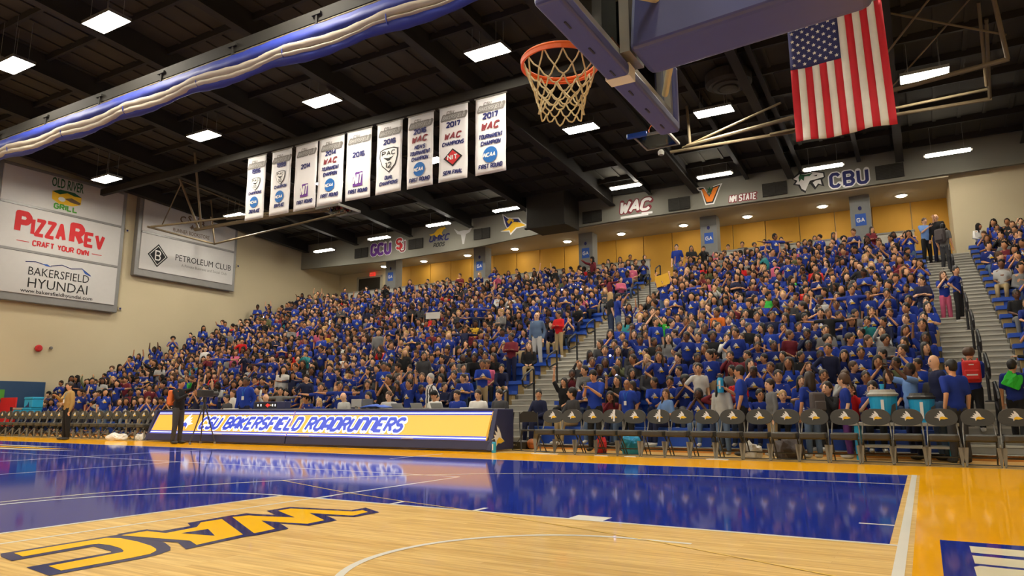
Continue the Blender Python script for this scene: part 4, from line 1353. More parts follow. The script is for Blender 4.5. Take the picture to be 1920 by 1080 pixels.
for i, x in enumerate(RXS):
    c = proto if first else copy_tree(proto)
    first = False
    c.location = (x, 9.80, 0)
    tag(c, f"black padded folding chair with bird emblem, {ordn[i]} right of the table" + (', white tape strip' if i in (3, 5) else ''), 'chair', 'courtside chairs right of the table')
    if i in (3, 5):
        Deco().rect(.01, .66, .05, .895, 'white_print', 3).build('tape_strip', c, lambda u, v, d_: (u, .168 + (v - .745) * .12 - d_, v))
for i in range(20):
    c = copy_tree(proto)
    c.location = (-20.72 - .485 * i, 9.98, 0)
    tag(c, f"black padded folding chair with bird emblem, {ordn[i]} to the left of the scorer's table", 'chair', 'courtside chairs left of the table')
# plain folding chair beside the table end
o = thing('folding_chair', "plain black folding chair standing askew at the right end of the scorer's table", 'chair', (-7.5, 10.5, 0), math.radians(35))
MB().prism([(-.20, -.2), (.20, -.2), (.19, .2), (-.19, .2)], lambda u, v, d_: (u, v, d_), .43, .46).build('seat', 'black_metal', o, bevel=.01)
MB().prism([(-.2, .62), (.2, .62), (.2, .80), (.12, .86), (-.12, .86), (-.2, .80)], lambda u, v, d_: (u, .24 + d_, v), -.01, .01).build('back_panel', 'black_metal', o)
for sx in (-1, 1):
    MB().path([(sx * .21, .25, .84), (sx * .21, .18, .5), (sx * .21, -.22, .01)], .012, 6).build('front_leg', 'black_metal', o)
    MB().path([(sx * .19, -.1, .44), (sx * .19, .26, .01)], .012, 6).build('rear_leg', 'black_metal', o)

# ================================================================== odds and ends on the floor


def bottle(x, y, z, lb, k=1.0, m='cooler_blue'):
    o = thing('water_bottle', lb, 'bottle', (x, y, z))
    MB().lathe([(.04 * k, 0), (.042 * k, .02 * k), (.042 * k, .17 * k), (.03 * k, .20 * k)], n=12).build('body', m, o, smooth=False)
    MB().lathe([(.026 * k, .20 * k), (.026 * k, .235 * k), (.012 * k, .25 * k)], n=10).build('cap', 'black_metal', o)
    Deco().rect(-.012 * k, .05 * k, .012 * k, .16 * k, 'white_print').build('label_strip', o, lambda u, v, d_: (u, -.043 * k - d_, v))
    return o


bottle(-7.76, 9.38, 0, "tall light blue bottle on the floor at the scorer's table right end", 1.15)


def crumple(name, x, y, z, sx, sy, sz, m, lb, cat, seed):
    r = random.Random(seed)
    bm = bmesh.new()
    bmesh.ops.create_icosphere(bm, subdivisions=3, radius=1)
    for v in bm.verts:
        n_ = 1 + .22 * math.sin(5 * v.co.x + seed) * math.cos(4 * v.co.y + 2 * seed) + r.uniform(-.06, .06)
        v.co = Vector((v.co.x * sx * n_, v.co.y * sy * n_, max(0, (v.co.z + .55)) * sz * n_))
    me = bpy.data.meshes.new(name)
    bm.to_mesh(me)
    bm.free()
    me.materials.append(MATS[m])
    o = link(name, me, None, (x, y, z))
    return tag(o, lb, cat)


crumple('jacket', -21.5, 9.5, 0, .42, .22, .14, 'paper_white', 'crumpled white jacket on the floor before the left chairs', 'jacket', 1)
crumple('plastic_bag', -20.75, 9.85, 0, .22, .15, .13, 'paper_white', 'white plastic bag under the left chairs near the table', 'bag', 2)
crumple('plastic_bag', -2.62, 10.1, 0, .16, .14, .18, 'paper_white', 'white plastic bag under the right row of chairs', 'bag', 3)
crumple('backpack', -5.05, 10.35, 0, .22, .16, .26, 'cooler_blue', 'teal blue backpack on the floor behind the right chairs', 'backpack', 4)
crumple('backpack', -5.75, 10.4, 0, .12, .12, .22, 'red_bag', 'pink and red bag on the floor behind the right chairs', 'backpack', 5)
crumple('backpack', -2.0, 10.45, 0, .26, .2, .24, 'dark_bag', 'dark backpack lying behind the right chairs', 'backpack', 6)
for i, (x, s_) in enumerate(((-6.6, .3), (-5.35, .14), (-4.75, .12), (-3.1, .2))):
    o = MB().prism([(-s_, -.05), (s_, -.06), (s_ * .9, .06), (-s_ * .8, .07)], lambda u, v, d_: (u, v, d_), 0, .01).build('paper_sheet', 'paper_white', loc=(x, 9.5, .002))
    tag(o, f'flat white paper scrap on the floor under the right chairs, {ordn[i]} from the table', 'paper')
o = thing('road_case', 'low dark case on the floor at the foot of the left stairs', 'case', (-8.1, 11.0, 0))
MB().span((-.3, -.15, 0), (.3, .15, .17)).build('body', 'black_metal', o, bevel=.015)
MB().span((-.06, -.17, .08), (.06, -.15, .11)).build('handle', 'steel', o)
m = bpy.data.meshes.new('basketball')
bm = bmesh.new()
bmesh.ops.create_uvsphere(bm, u_segments=20, v_segments=12, radius=.12)
bm.to_mesh(m)
bm.free()
m.materials.append(mat('ball_orange', (.55, .17, .04), .6, bump=.2, bscale=200))
o = link('basketball', m, None, (-7.72, 11.0, .12))
for a in range(3):
    MB().path([(.1205 * math.cos(q), .1205 * math.sin(q) * (1 if a < 1 else 0), .1205 * math.sin(q) * (0 if a < 1 else 1)) for q in [2 * math.pi * i / 24 for i in range(24)]], .003, 5, closed=True).build('seam', 'black_metal', o).rotation_euler = (0, 0, a * 1.57)
tag(o, 'orange basketball on the floor beside the dark case', 'ball')
# cable along the foot of the table
tag(MB().path([(-7.7, 10.6, .5), (-7.72, 10.5, .3), (-7.9, 10.4, .012), (-7.4, 10.1, .012), (-6.9, 10.2, .012), (-6.6, 9.95, .012)], .01, 6).build('cable', 'black_metal'), 'black cable trailing on the floor from the table end', 'cable')

# drink coolers behind the right chairs
o = thing('cart', 'low grey folding cart carrying the blue barrels behind the right chairs', 'cart', (-.15, 10.85, 0))
MB().span((-.85, -.28, .60), (.85, .28, .66)).build('top', 'cooler_grey', o, bevel=.01)
MB().span((-.7, -.25, .22), (.7, .25, .26)).build('shelf', 'cooler_grey', o)
for sx in (-1, 1):
    for sy in (-1, 1):
        MB().span((sx * .72 - .04, sy * .23 - .03, 0), (sx * .72 + .04, sy * .23 + .03, .60)).build('leg', 'cooler_blue', o)
for x, lb, lid in ((-.42, 'blue drink barrel with grey lid and white stripe behind the right chairs', 'cooler_grey'), (.18, 'blue drink barrel with dark lid beside the grey-lidded barrel', 'black_metal')):
    o = thing('drink_barrel', lb, 'cooler', (x, 10.85, .66))
    k = 1.0 if x < 0 else .88
    MB().lathe([(.19 * k, 0), (.22 * k, .30 * k), (.235 * k, .46 * k)], n=20).build('tub', 'cooler_blue', o)
    MB().lathe([(.25 * k, .46 * k), (.26 * k, .50 * k), (.22 * k, .53 * k), (.20 * k, .58 * k), (.05 * k, .58 * k)], n=20).build('lid', lid, o)
    Deco().rect(-.03, .08 * k, .02, .40 * k, 'white_print').build('stripe', o, lambda u, v, d_: (u, -.235 * k - d_, v))
    MB().prism([(.08, .0), (.2, .0), (.2, .34 * k), (.14, .30 * k)], lambda u, v, d_: (u, -.19 * k + d_, v), -.03, 0).build('side_label', 'black_metal', o)
o = tag(MB().lathe([(.03, 0), (.042, .10), (.038, .10), (.028, .01)], n=12).build('paper_cup', 'cooler_blue', loc=(-.42, 10.85, .66 + .58)), 'pale blue paper cup on the grey barrel lid', 'cup')
# things in the far left corner
o = thing('wall_pad', 'navy blue wall pad low on the sign wall in the far corner', 'wall pad', (XL, 11.2, 0))
MB().span((0.01, -1.9, .1), (.09, 1.38, 2.1)).build('pad', 'wallpad_navy', o, bevel=.02)
MB().span((.09, -.6, 1.35), (.10, -.15, 1.75)).build('notice', 'green_print', o)
o = thing('equipment_cart', 'red upright equipment board in the far left corner', 'cart', (-31.2, 10.9, 0))
MB().span((-.62, 0, .3), (.55, .06, 1.42)).build('board', 'red_bag', o, bevel=.01)
MB().span((-.58, -.02, .0), (-.53, .3, .4)).build('leg', 'black_metal', o)
MB().span((.45, -.02, .0), (.5, .3, .4)).build('leg', 'black_metal', o)
MB().span((.2, -.01, .75), (.4, 0, 1.05)).build('plate', 'black_metal', o)
for i, (x, z) in enumerate(((-30.15, .62), (-29.45, .62), (-29.4, 1.02))):
    o = thing('drink_cooler', ['blue drink cooler with grey lid beside the red board', 'blue drink cooler right of the grey-lidded cooler, another on top', 'blue drink cooler stacked on another in the far corner'][i], 'cooler', (x, 10.95, z), 0, 'coolers in the far corner')
    MB().span((-.3, -.2, 0), (.3, .2, .32)).build('tub', 'cooler_blue', o, bevel=.03)
    MB().span((-.31, -.21, .32), (.31, .21, .40)).build('lid', 'cooler_grey' if i == 0 else 'cooler_blue', o, bevel=.02)
    Deco().poly([(-.2, .02), (.1, .02), (.05, .24), (-.02, .12)], 'navy_print').build('logo', o, lambda u, v, d_: (u, -.202 - d_, v))
o = thing('folding_table', 'low dark table carrying the coolers in the far corner', 'table', (-29.8, 10.95, 0))
MB().span((-.8, -.3, .58), (.8, .3, .62)).build('top', 'black_metal', o)
for sx in (-1, 1):
    for sy in (-1, 1):
        MB().tube((sx * .72, sy * .24, 0), (sx * .72, sy * .24, .58), .018).build('leg', 'black_metal', o)

# ================================================================== video tripod
o = thing('camera_tripod', 'black video camera tripod standing before the scorer table', 'tripod', (-16.95, 9.15, 0))
for a in (.5, 2.6, 4.7):
    MB().path([(0, 0, 1.12), (.36 * math.cos(a), .36 * math.sin(a), .04)], [.022, .014], 7).build('leg', 'black_metal', o)
    MB().lathe([(.03, 0), (.035, .03), (.03, .06)], (.36 * math.cos(a), .36 * math.sin(a), .0), 8).build('foot', 'grey_metal', o)
MB().tube((0, 0, .7), (0, 0, 1.25), .018).build('centre_column', 'black_metal', o)
MB().lathe([(.05, 1.12), (.06, 1.16), (.05, 1.26)], n=10).build('head', 'black_metal', o)
MB().tube((0, 0, 1.22), (-.45, .10, 1.10), .012).build('pan_handle', 'black_metal', o)
o = thing('video_camera', 'black video camera on the tripod before the scorer table', 'camera', (-16.95, 9.15, 1.26))
MB().span((-.09, -.2, 0), (.09, .22, .2)).build('body', 'black_metal', o, bevel=.02)
MB().tube((0, .22, .1), (0, .40, .1), .06, .07, 14).build('lens', 'black_metal', o)
MB().path([(0, -.15, .2), (0, -.12, .28), (0, .15, .28), (0, .18, .2)], .015, 6).build('handle', 'black_metal', o)

# ================================================================== people
PAL = {}


def pmat(name, col, rough=.8):
    PAL[name] = mat('cloth_' + name, col, rough, var=.10, vscale=9, bump=.12, bscale=22, spec=.25)


for nm, c in dict(royal=(.013, .036, .27), royal2=(.016, .050, .37), royal3=(.010, .024, .17), black=(.014, .014, .016), navy=(.014, .018, .055), grey=(.17, .17, .17), light_grey=(.42, .42, .41),
                  white=(.68, .67, .64), maroon=(.16, .018, .03), red=(.55, .012, .014), green=(.03, .40, .05), pink=(.60, .12, .22), teal=(.03, .25, .27), khaki=(.34, .25, .13), tan=(.42, .26, .085), jeans=(.09, .14, .24),
                  jeans_dark=(.03, .045, .09), light_blue=(.16, .30, .62), olive=(.10, .11, .05), orange=(.65, .15, .02), yellow=(.70, .42, .03), purple=(.10, .03, .16), brown=(.12, .07, .04), charcoal=(.05, .05, .055)).items():
    pmat(nm, c)
striped('referee_stripes', (.015, .015, .016), (.72, .71, .70), 4.6, 0)
PAL['referee'] = MATS['referee_stripes']
SKIN = [mat('skin_%d' % i, c, .55, var=.06, vscale=12, spec=.4) for i, c in enumerate([(.78, .46, .29), (.68, .36, .20), (.55, .27, .14), (.40, .185, .09), (.20, .09, .048), (.11, .048, .027)])]
SKINW = [3, 6, 7, 4, 2, 1]
HAIRC = {'black': mat('hair_black', (.010, .008, .007), .5), 'dark': mat('hair_dark', (.025, .014, .009), .5), 'brown': mat('hair_brown', (.08, .04, .02), .5), 'blond': mat('hair_blond', (.48, .30, .12), .5), 'grey': mat('hair_grey', (.42, .41, .39), .6)}
mat('eye_dark', (.015, .01, .008), .3, var=0)
mat('lip', (.30, .09, .07), .5, var=0)
mat('shoe_white', (.55, .54, .52), .5)
mat('shoe_black', (.02, .02, .022), .5)


def sph(n=10, m=7):
    vs, fs = [(0, 0, 1)], []
    for i in range(1, m):
        t = math.pi * i / m
        for j in range(n):
            p = 2 * math.pi * j / n
            vs.append((math.sin(t) * math.cos(p), math.sin(t) * math.sin(p), math.cos(t)))
    vs.append((0, 0, -1))
    for j in range(n):
        fs.append((0, 1 + j, 1 + (j + 1) % n))
        fs.append((len(vs) - 1, 1 + (m - 2) * n + (j + 1) % n, 1 + (m - 2) * n + j))
    for i in range(m - 2):
        for j in range(n):
            a, b = 1 + i * n + j, 1 + i * n + (j + 1) % n
            fs.append((a, a + n, b + n, b))
    return vs, fs


SPH = sph()
SPH2 = sph(6, 4)


def e_(mb, c, r, R=None, mi=0, s=SPH):
    c = Vector(c)
    vs = [Vector((v[0] * r[0], v[1] * r[1], v[2] * r[2])) for v in s[0]]
    if R is not None:
        vs = [R @ v for v in vs]
    mb.add([v + c for v in vs], s[1], mi)


def c_(mb, p0, r0, p1, r1):
    e_(mb, p0, (r0,) * 3)
    e_(mb, p1, (r1,) * 3)
    mb.tube(p0, p1, r0, r1, 10)


ARM = dict(lap=((.05, .02, -.27), (-.07, -.22, -.36)), down=((.05, .02, -.28), (.06, -.05, -.53)), fold=((.06, -.07, -.25), (-.20, -.20, -.22)), mouth=((.07, -.17, -.19), (-.13, -.19, .08)),
           up=((.12, -.03, .25), (.09, -.05, .50)), side=((.28, 0, -.01), (.53, -.03, .02)), point=((.12, -.22, .06), (.14, -.45, .18)), hip=((.19, .06, -.20), (.03, -.07, -.37)),
           phone=((.01, -.14, -.23), (-.11, -.33, -.10)), ear=((.21, -.06, .06), (-.04, -.05, .19)), high=((.05, -.20, .05), (-.03, -.33, .24)), swing=((.04, .12, -.26), (.03, .02, -.50)), knee=((.03, -.14, -.24), (-.03, -.36, -.30)))


def fig(seat=False, lean=0, hy=0, hp=0, r='down', l='down', kid=True, legs='stand'):
    """Joint layout of one pose and the raw shapes of its body and clothes."""
    hz = .10 if seat else .90
    dz = hz - .90
    RT = Matrix.Rotation(lean, 3, 'X')
    piv = Vector((0, 0, .90))

    def T(p):
        return RT @ (Vector(p) - piv) + piv + Vector((0, 0, dz))
    hs = 1.22 if kid else 1.03
    nk = T((0, -.005, 1.50))
    RH = RT @ Matrix.Rotation(hy, 3, 'Z') @ Matrix.Rotation(hp, 3, 'X')

    def Hd(p):
        return nk + RH @ (Vector(p) * hs)
    hc = Hd((0, -.012, .10))
    body, fing = MB(), MB()
    e_(body, hc, (.076 * hs, .095 * hs, .115 * hs), RH)
    e_(body, Hd((0, -.034, .046)), (.056 * hs, .062 * hs, .056 * hs), RH)
    e_(body, Hd((0, -.106, .088)), (.013 * hs, .018 * hs, .020 * hs), RH)
    for sx in (-1, 1):
        e_(body, Hd((sx * .078, .0, .095)), (.012, .02, .03), RH)
    c_(body, T((0, .01, 1.40)), .056, Hd((0, .0, .04)), .052)
    tors = [((0, .0, 1.27), (.165, .105, .185)), ((0, 0, 1.08), (.145, .098, .16)), ((0, .01, .94), (.155, .108, .115))]
    for c, rr in tors:
        e_(body, T(c), rr, RT)
    tee, lng, trs, sho = MB(), MB(), MB(), []
    for g in (tee, lng):
        for (c, rr), k in zip(tors, (1.09, 1.17, 1.10)):
            e_(g, T(c), (rr[0] * k, rr[1] * k * 1.05, rr[2] * k), RT)
        c_(g, T((-.10, .005, 1.405)), .062, T((.10, .005, 1.405)), .062)
    e_(lng, T((0, .02, 1.44)), (.085, .08, .045), RT)
    c_(body, T((-.12, .005, 1.40)), .055, T((.12, .005, 1.40)), .055)
    hands = []
    for sx, nm in ((1, l), (-1, r)):
        sh = Vector((sx * .175, .005, 1.395))
        el, wr = ARM[nm]
        pe = T(sh + Vector((el[0] * sx, el[1], el[2])))
        pw = T(sh + Vector((wr[0] * sx, wr[1], wr[2])))
        ps = T(sh)
        c_(body, ps, .050, pe, .040)
        c_(body, pe, .040, pw, .028)
        dr = (pw - pe).normalized()
        side = dr.cross(Vector((0, 0, 1)))
        side = Vector((1, 0, 0)) if side.length < .2 else side.normalized()
        nrm = side.cross(dr)
        pm = pw + dr * .055
        Rm = Matrix((side, nrm, dr)).transposed()
        e_(body, pm, (.040, .017, .052), Rm)
        hands.append((pm, dr))
        for q, (off, ln) in enumerate(((-.030, .055), (-.010, .068), (.010, .064), (.029, .048))):
            b0 = pm + dr * .040 + side * off
            b1 = b0 + dr * ln * .55 - nrm * .008
            b2 = b1 + dr * ln * .35 - nrm * .022
            fing.path([b0, b1, b2], [.0095, .0085, .007], 5)
        b0 = pm + side * (.034 * sx) - dr * .012
        fing.path([b0, b0 + side * .028 * sx + dr * .022 - nrm * .01, b0 + side * .030 * sx + dr * .050 - nrm * .018], [.011, .010, .008], 5)
        mid = ps.lerp(pe, .80)
        c_(tee, ps, .064, mid, .060)
        c_(lng, ps, .066, pe, .055)
        c_(lng, pe, .054, pw, .040)
    e_(trs, T((0, .01, .93)), (.168, .120, .12), RT)
    for sx in (-1, 1):
        hp_ = Vector((sx * .085, 0, hz))
        if seat:
            kn, an = Vector((sx * .12, -.40, .085)), Vector((sx * .11, -.42, -.35))
        elif legs == 'walk':
            kn = Vector((sx * .085, -.13 if sx > 0 else .05, .50))
            an = Vector((sx * .085, -.17 if sx > 0 else .30, .08 if sx > 0 else .14))
        else:
            kn, an = Vector((sx * .10, -.01, .48)), Vector((sx * .115, .02, .075))
        c_(body, hp_, .082, kn, .056)
        c_(body, kn, .056, an, .038)
        ft = an + Vector((sx * .01, -.07, -.035))
        e_(body, ft, (.040, .115, .034))
        c_(trs, hp_, .096, kn, .073)
        c_(trs, kn, .072, an + Vector((0, 0, .03)), .058)
        s = MB()
        e_(s, ft + Vector((0, -.005, .0)), (.047, .128, .042))
        e_(s, an + Vector((0, .0, -.01)), (.048, .055, .05))
        sho.append(s)
    feat = MB()
    for sx in (-1, 1):
        e_(feat, Hd((sx * .031, -.103, .108)), (.0135 * hs, .006, .0075 * hs), RH, 1, SPH2)
        e_(feat, Hd((sx * .031, -.103, .130)), (.020 * hs, .006, .005 * hs), RH, 1, SPH2)
    e_(feat, Hd((0, -.100, .048)), (.022 * hs, .007, .007 * hs), RH, 2, SPH2)
    return dict(body=body, fing=fing, feat=feat, tee=tee, long=lng, trousers=trs, shoes=sho, head=(hc, RH, hs), hands=hands, chest=T((0, 0, 1.24)), RT=RT)


POSES = {
    'sit_lap': dict(seat=True, r='lap', l='lap', hp=-.08), 'sit_turn': dict(seat=True, r='lap', l='lap', hy=.75, lean=.05), 'sit_turn2': dict(seat=True, r='knee', l='lap', hy=-.7),
    'sit_mouth': dict(seat=True, r='mouth', l='mouth', hp=-.1), 'sit_fold': dict(seat=True, r='fold', l='fold', hy=.3), 'sit_lean': dict(seat=True, lean=.35, r='knee', l='knee', hp=-.25, hy=-.3),
    'sit_up': dict(seat=True, r='up', l='lap', hy=.2), 'sit_cheek': dict(seat=True, r='mouth', l='lap', lean=.15, hy=-.25), 'sit_phone': dict(seat=True, r='high', l='phone', hp=-.1), 'sit_ear': dict(seat=True, r='ear', l='ear'),
    'st_down': dict(r='down', l='down', hy=.3), 'st_fold': dict(r='fold', l='fold', hy=-.35), 'st_side': dict(r='side', l='side', hy=.6), 'st_up': dict(r='up', l='up', hp=-.1), 'st_mouth': dict(r='mouth', l='mouth'),
    'st_hip': dict(r='hip', l='down', hy=-.5), 'st_point': dict(r='point', l='down', hy=-.4),
    'ad_down': dict(r='down', l='swing', hy=.35, kid=False), 'ad_phone': dict(r='phone', l='phone', hp=.45, kid=False), 'ad_walk': dict(r='phone', l='down', hy=-.3, kid=False, legs='walk'), 'ad_hold': dict(r='phone', l='high', hp=.1, kid=False),
    'ad_carry': dict(r='phone', l='down', kid=False), 'ad_high': dict(r='high', l='high', hp=-.25, kid=False), 'ad_fold': dict(r='fold', l='fold', hy=.3, kid=False), 'ad_sit': dict(seat=True, r='lap', l='lap', kid=False, hp=.1), 'ad_sit2': dict(seat=True, r='knee', l='lap', kid=False, hy=.6), 'ad_sitpoint': dict(seat=True, r='up', l='lap', kid=False, hy=-.2),
}


def batch(raw, voxel):
    """Voxel-remesh and smooth every raw mesh; returns plain meshes."""
    objs = []
    for mb in raw:
        me = bpy.data.meshes.new('tmp')
        me.from_pydata(mb.v, [], mb.f)
        o = bpy.data.objects.new('tmp', me)
        COL.objects.link(o)
        r = o.modifiers.new('r', 'REMESH')
        r.mode = 'VOXEL'
        r.voxel_size = voxel
        s = o.modifiers.new('s', 'SMOOTH')
        s.factor = .5
        s.iterations = 3
        objs.append(o)
    return finish(objs)


def finish(objs):
    dg = bpy.context.evaluated_depsgraph_get()
    dg.update()
    out = [bpy.data.meshes.new_from_object(o.evaluated_get(dg)) for o in objs]
    for o in objs:
        me = o.data
        bpy.data.objects.remove(o)
        if me.users == 0:
            bpy.data.meshes.remove(me)
    return out


def decim(meshes, target):
    objs = []
    for me in meshes:
        o = bpy.data.objects.new('tmp', me.copy())
        COL.objects.link(o)
        n_ = sum(len(p.vertices) - 2 for p in me.polygons)
        d_ = o.modifiers.new('d', 'DECIMATE')
        d_.ratio = min(1, target / max(n_, 1))
        d_.use_collapse_triangulate = True
        objs.append(o)
    return finish(objs)


def tri_arrays(me):
    me.calc_loop_triangles()
    v = np.empty(len(me.vertices) * 3, np.float32)
    me.vertices.foreach_get('co', v)
    t = np.empty(len(me.loop_triangles) * 3, np.int32)
    me.loop_triangles.foreach_get('vertices', t)
    return v.reshape(-1, 3), t.reshape(-1, 3)


FIG = {k: fig(**v) for k, v in POSES.items()}
KEYS = list(FIG)
hi, lo = {}, {}
for part, vox, th, tl in (('body', .013, 1500, 330), ('tee', .017, 420, 90), ('long', .017, 520, 110), ('trousers', .018, 380, 70)):
    full = batch([FIG[k][part] for k in KEYS], vox)
    hi[part] = dict(zip(KEYS, decim(full, th)))
    lo[part] = {k: tri_arrays(m) for k, m in zip(KEYS, decim(full, tl))}
    for m in full:
        bpy.data.meshes.remove(m)
# fingers and facial features join the body mesh
for k in KEYS:
    me = hi['body'][k]
    f = FIG[k]
    v0 = [tuple(v.co) for v in me.vertices]
    f0 = [tuple(p.vertices) for p in me.polygons]
    mi = [0] * len(f0)
    for g in (f['fing'], f['feat']):
        o = len(v0)
        v0 += g.v
        f0 += [tuple(i + o for i in q) for q in g.f]
        mi += g.m
    nm = bpy.data.meshes.new('person_' + k)
    nm.from_pydata(v0, [], f0)
    nm.materials.append(SKIN[1])
    nm.materials.append(MATS['eye_dark'])
    nm.materials.append(MATS['lip'])
    nm.polygons.foreach_set('material_index', mi)
    nm.polygons.foreach_set('use_smooth', [True] * len(f0))
    nm.update()
    hi['body'][k] = nm
    for part in ('tee', 'long', 'trousers'):
        q = hi[part][k]
        q.materials.clear()
        q.materials.append(PAL['royal'])
        q.polygons.foreach_set('use_smooth', [True] * len(q.polygons))
SHOE = {}
for k in KEYS:
    SHOE[k] = []
    for s in FIG[k]['shoes']:
        SHOE[k].append(s.mesh('shoe', 'shoe_white', True))
# chest emblem wrapped on the shirt of each pose
PRINT, PRLO = {}, {}
for k in KEYS:
    bv = BVHTree.FromPolygons([v.co.copy() for v in hi['tee'][k].vertices], [tuple(p.vertices) for p in hi['tee'][k].polygons])
    RT, ch = FIG[k]['RT'], FIG[k]['chest']

    def wrap(u, v, d_):
        o = ch + RT @ Vector((u, -.4, v))
        h = bv.ray_cast(o, RT @ Vector((0, 1, 0)))
        p = h[0] if h[0] is not None else ch + RT @ Vector((u, -.12, v))
        return p + RT @ Vector((0, -.008 - d_, 0))
    ob = Deco().bird(0, .0, .21, 1).build('chest_print', None, wrap, .003)
    PRINT[k] = ob.data
    PRLO[k] = tri_arrays(ob.data)
    n_ = np.array([p.material_index for p in ob.data.polygons])
    PRLO[k] = (PRLO[k][0], PRLO[k][1], np.array([ob.data.polygons[t.polygon_index].material_index for t in ob.data.loop_triangles]))
    bpy.data.objects.remove(ob)

# hair, in head coordinates
HR = {}
for nm in ('short', 'long', 'pony', 'curly', 'bun', 'hood', 'side'):
    m = MB()
    if nm == 'hood':
        e_(m, (0, .03, .015), (.098, .098, .125))
        e_(m, (0, .02, -.10), (.10, .09, .06))
    elif nm == 'curly':
        e_(m, (0, .025, .045), (.115, .105, .105))
    else:
        e_(m, (0, .016, .034), (.088, .099, .106))
        e_(m, (0, .03, -.005), (.083, .080, .085))
    if nm in ('long', 'side'):
        e_(m, (0, .062, -.11), (.088, .052, .16))
        for sx in ((-1, 1) if nm == 'long' else (1,)):
            c_(m, (sx * .076, .012, .03), .022, (sx * .09, -.02, -.21), .028)
    if nm == 'pony':
        c_(m, (0, .10, .04), .03, (0, .14, -.14), .018)
    if nm == 'bun':
        e_(m, (0, .06, .12), (.045, .045, .04))
    HR[nm] = m
hk = list(HR)
full = batch([HR[k] for k in hk], .012)
HAIR = dict(zip(hk, decim(full, 320)))
HAIRLO = {k: tri_arrays(m) for k, m in zip(hk, decim(full, 80))}
for m in HAIR.values():
    m.materials.clear()
    m.materials.append(HAIRC['black'])
    m.polygons.foreach_set('use_smooth', [True] * len(m.polygons))
cm = MB()
e_(cm, (0, .010, .045), (.090, .102, .092))
cm.prism([(-.07, -.06), (-.06, -.15), (0, -.175), (.06, -.15), (.07, -.06)], lambda u, v, d_: (u, v, .06 + d_ - .8 * u * u), -.006, .006)
CAP = cm.mesh('cap', PAL['black'], True)


def override(o, m):
    o.material_slots[0].link = 'OBJECT'
    o.material_slots[0].material = m


def person(pose, loc, rz, s, label, skin=1, hair='short', hairc='black', top='tee', topc='royal', botc='jeans_dark', emblem=True, shoes=None, cap=None, group=None):
    b = link('person', hi['body'][pose], None, loc, (0, 0, rz))
    b.scale = (s, s, s)
    override(b, SKIN[skin])
    tag(b, label, 'person', group)
    o = link('shirt' if top == 'tee' else 'jacket', hi[top][pose], b)
    override(o, PAL[topc])
    if emblem and top == 'tee':
        link('chest_print', PRINT[pose], o)
    o = link('trousers', hi['trousers'][pose], b)
    override(o, PAL[botc])
    hc, RH, hs = FIG[pose]['head']
    M = Matrix.Translation(hc) @ RH.to_4x4() @ Matrix.Scale(hs, 4)
    if hair:
        o = link('hair', HAIR[hair], b)
        override(o, HAIRC[hairc])
        o.matrix_local = M
    if cap:
        o = link('cap', CAP, b)
        override(o, PAL[cap])
        o.matrix_local = M
    if shoes:
        for me in SHOE[pose]:
            o = link('shoe', me, b)
            override(o, MATS['shoe_' + shoes])
    return b


def face_cam(x, y, k=1.0):
    return k * math.atan2(CAM.x - x, y - CAM.y)


D2 = math.radians
G = 'staff and helpers along the sideline'
GT = 'crew sitting behind the scorer table'
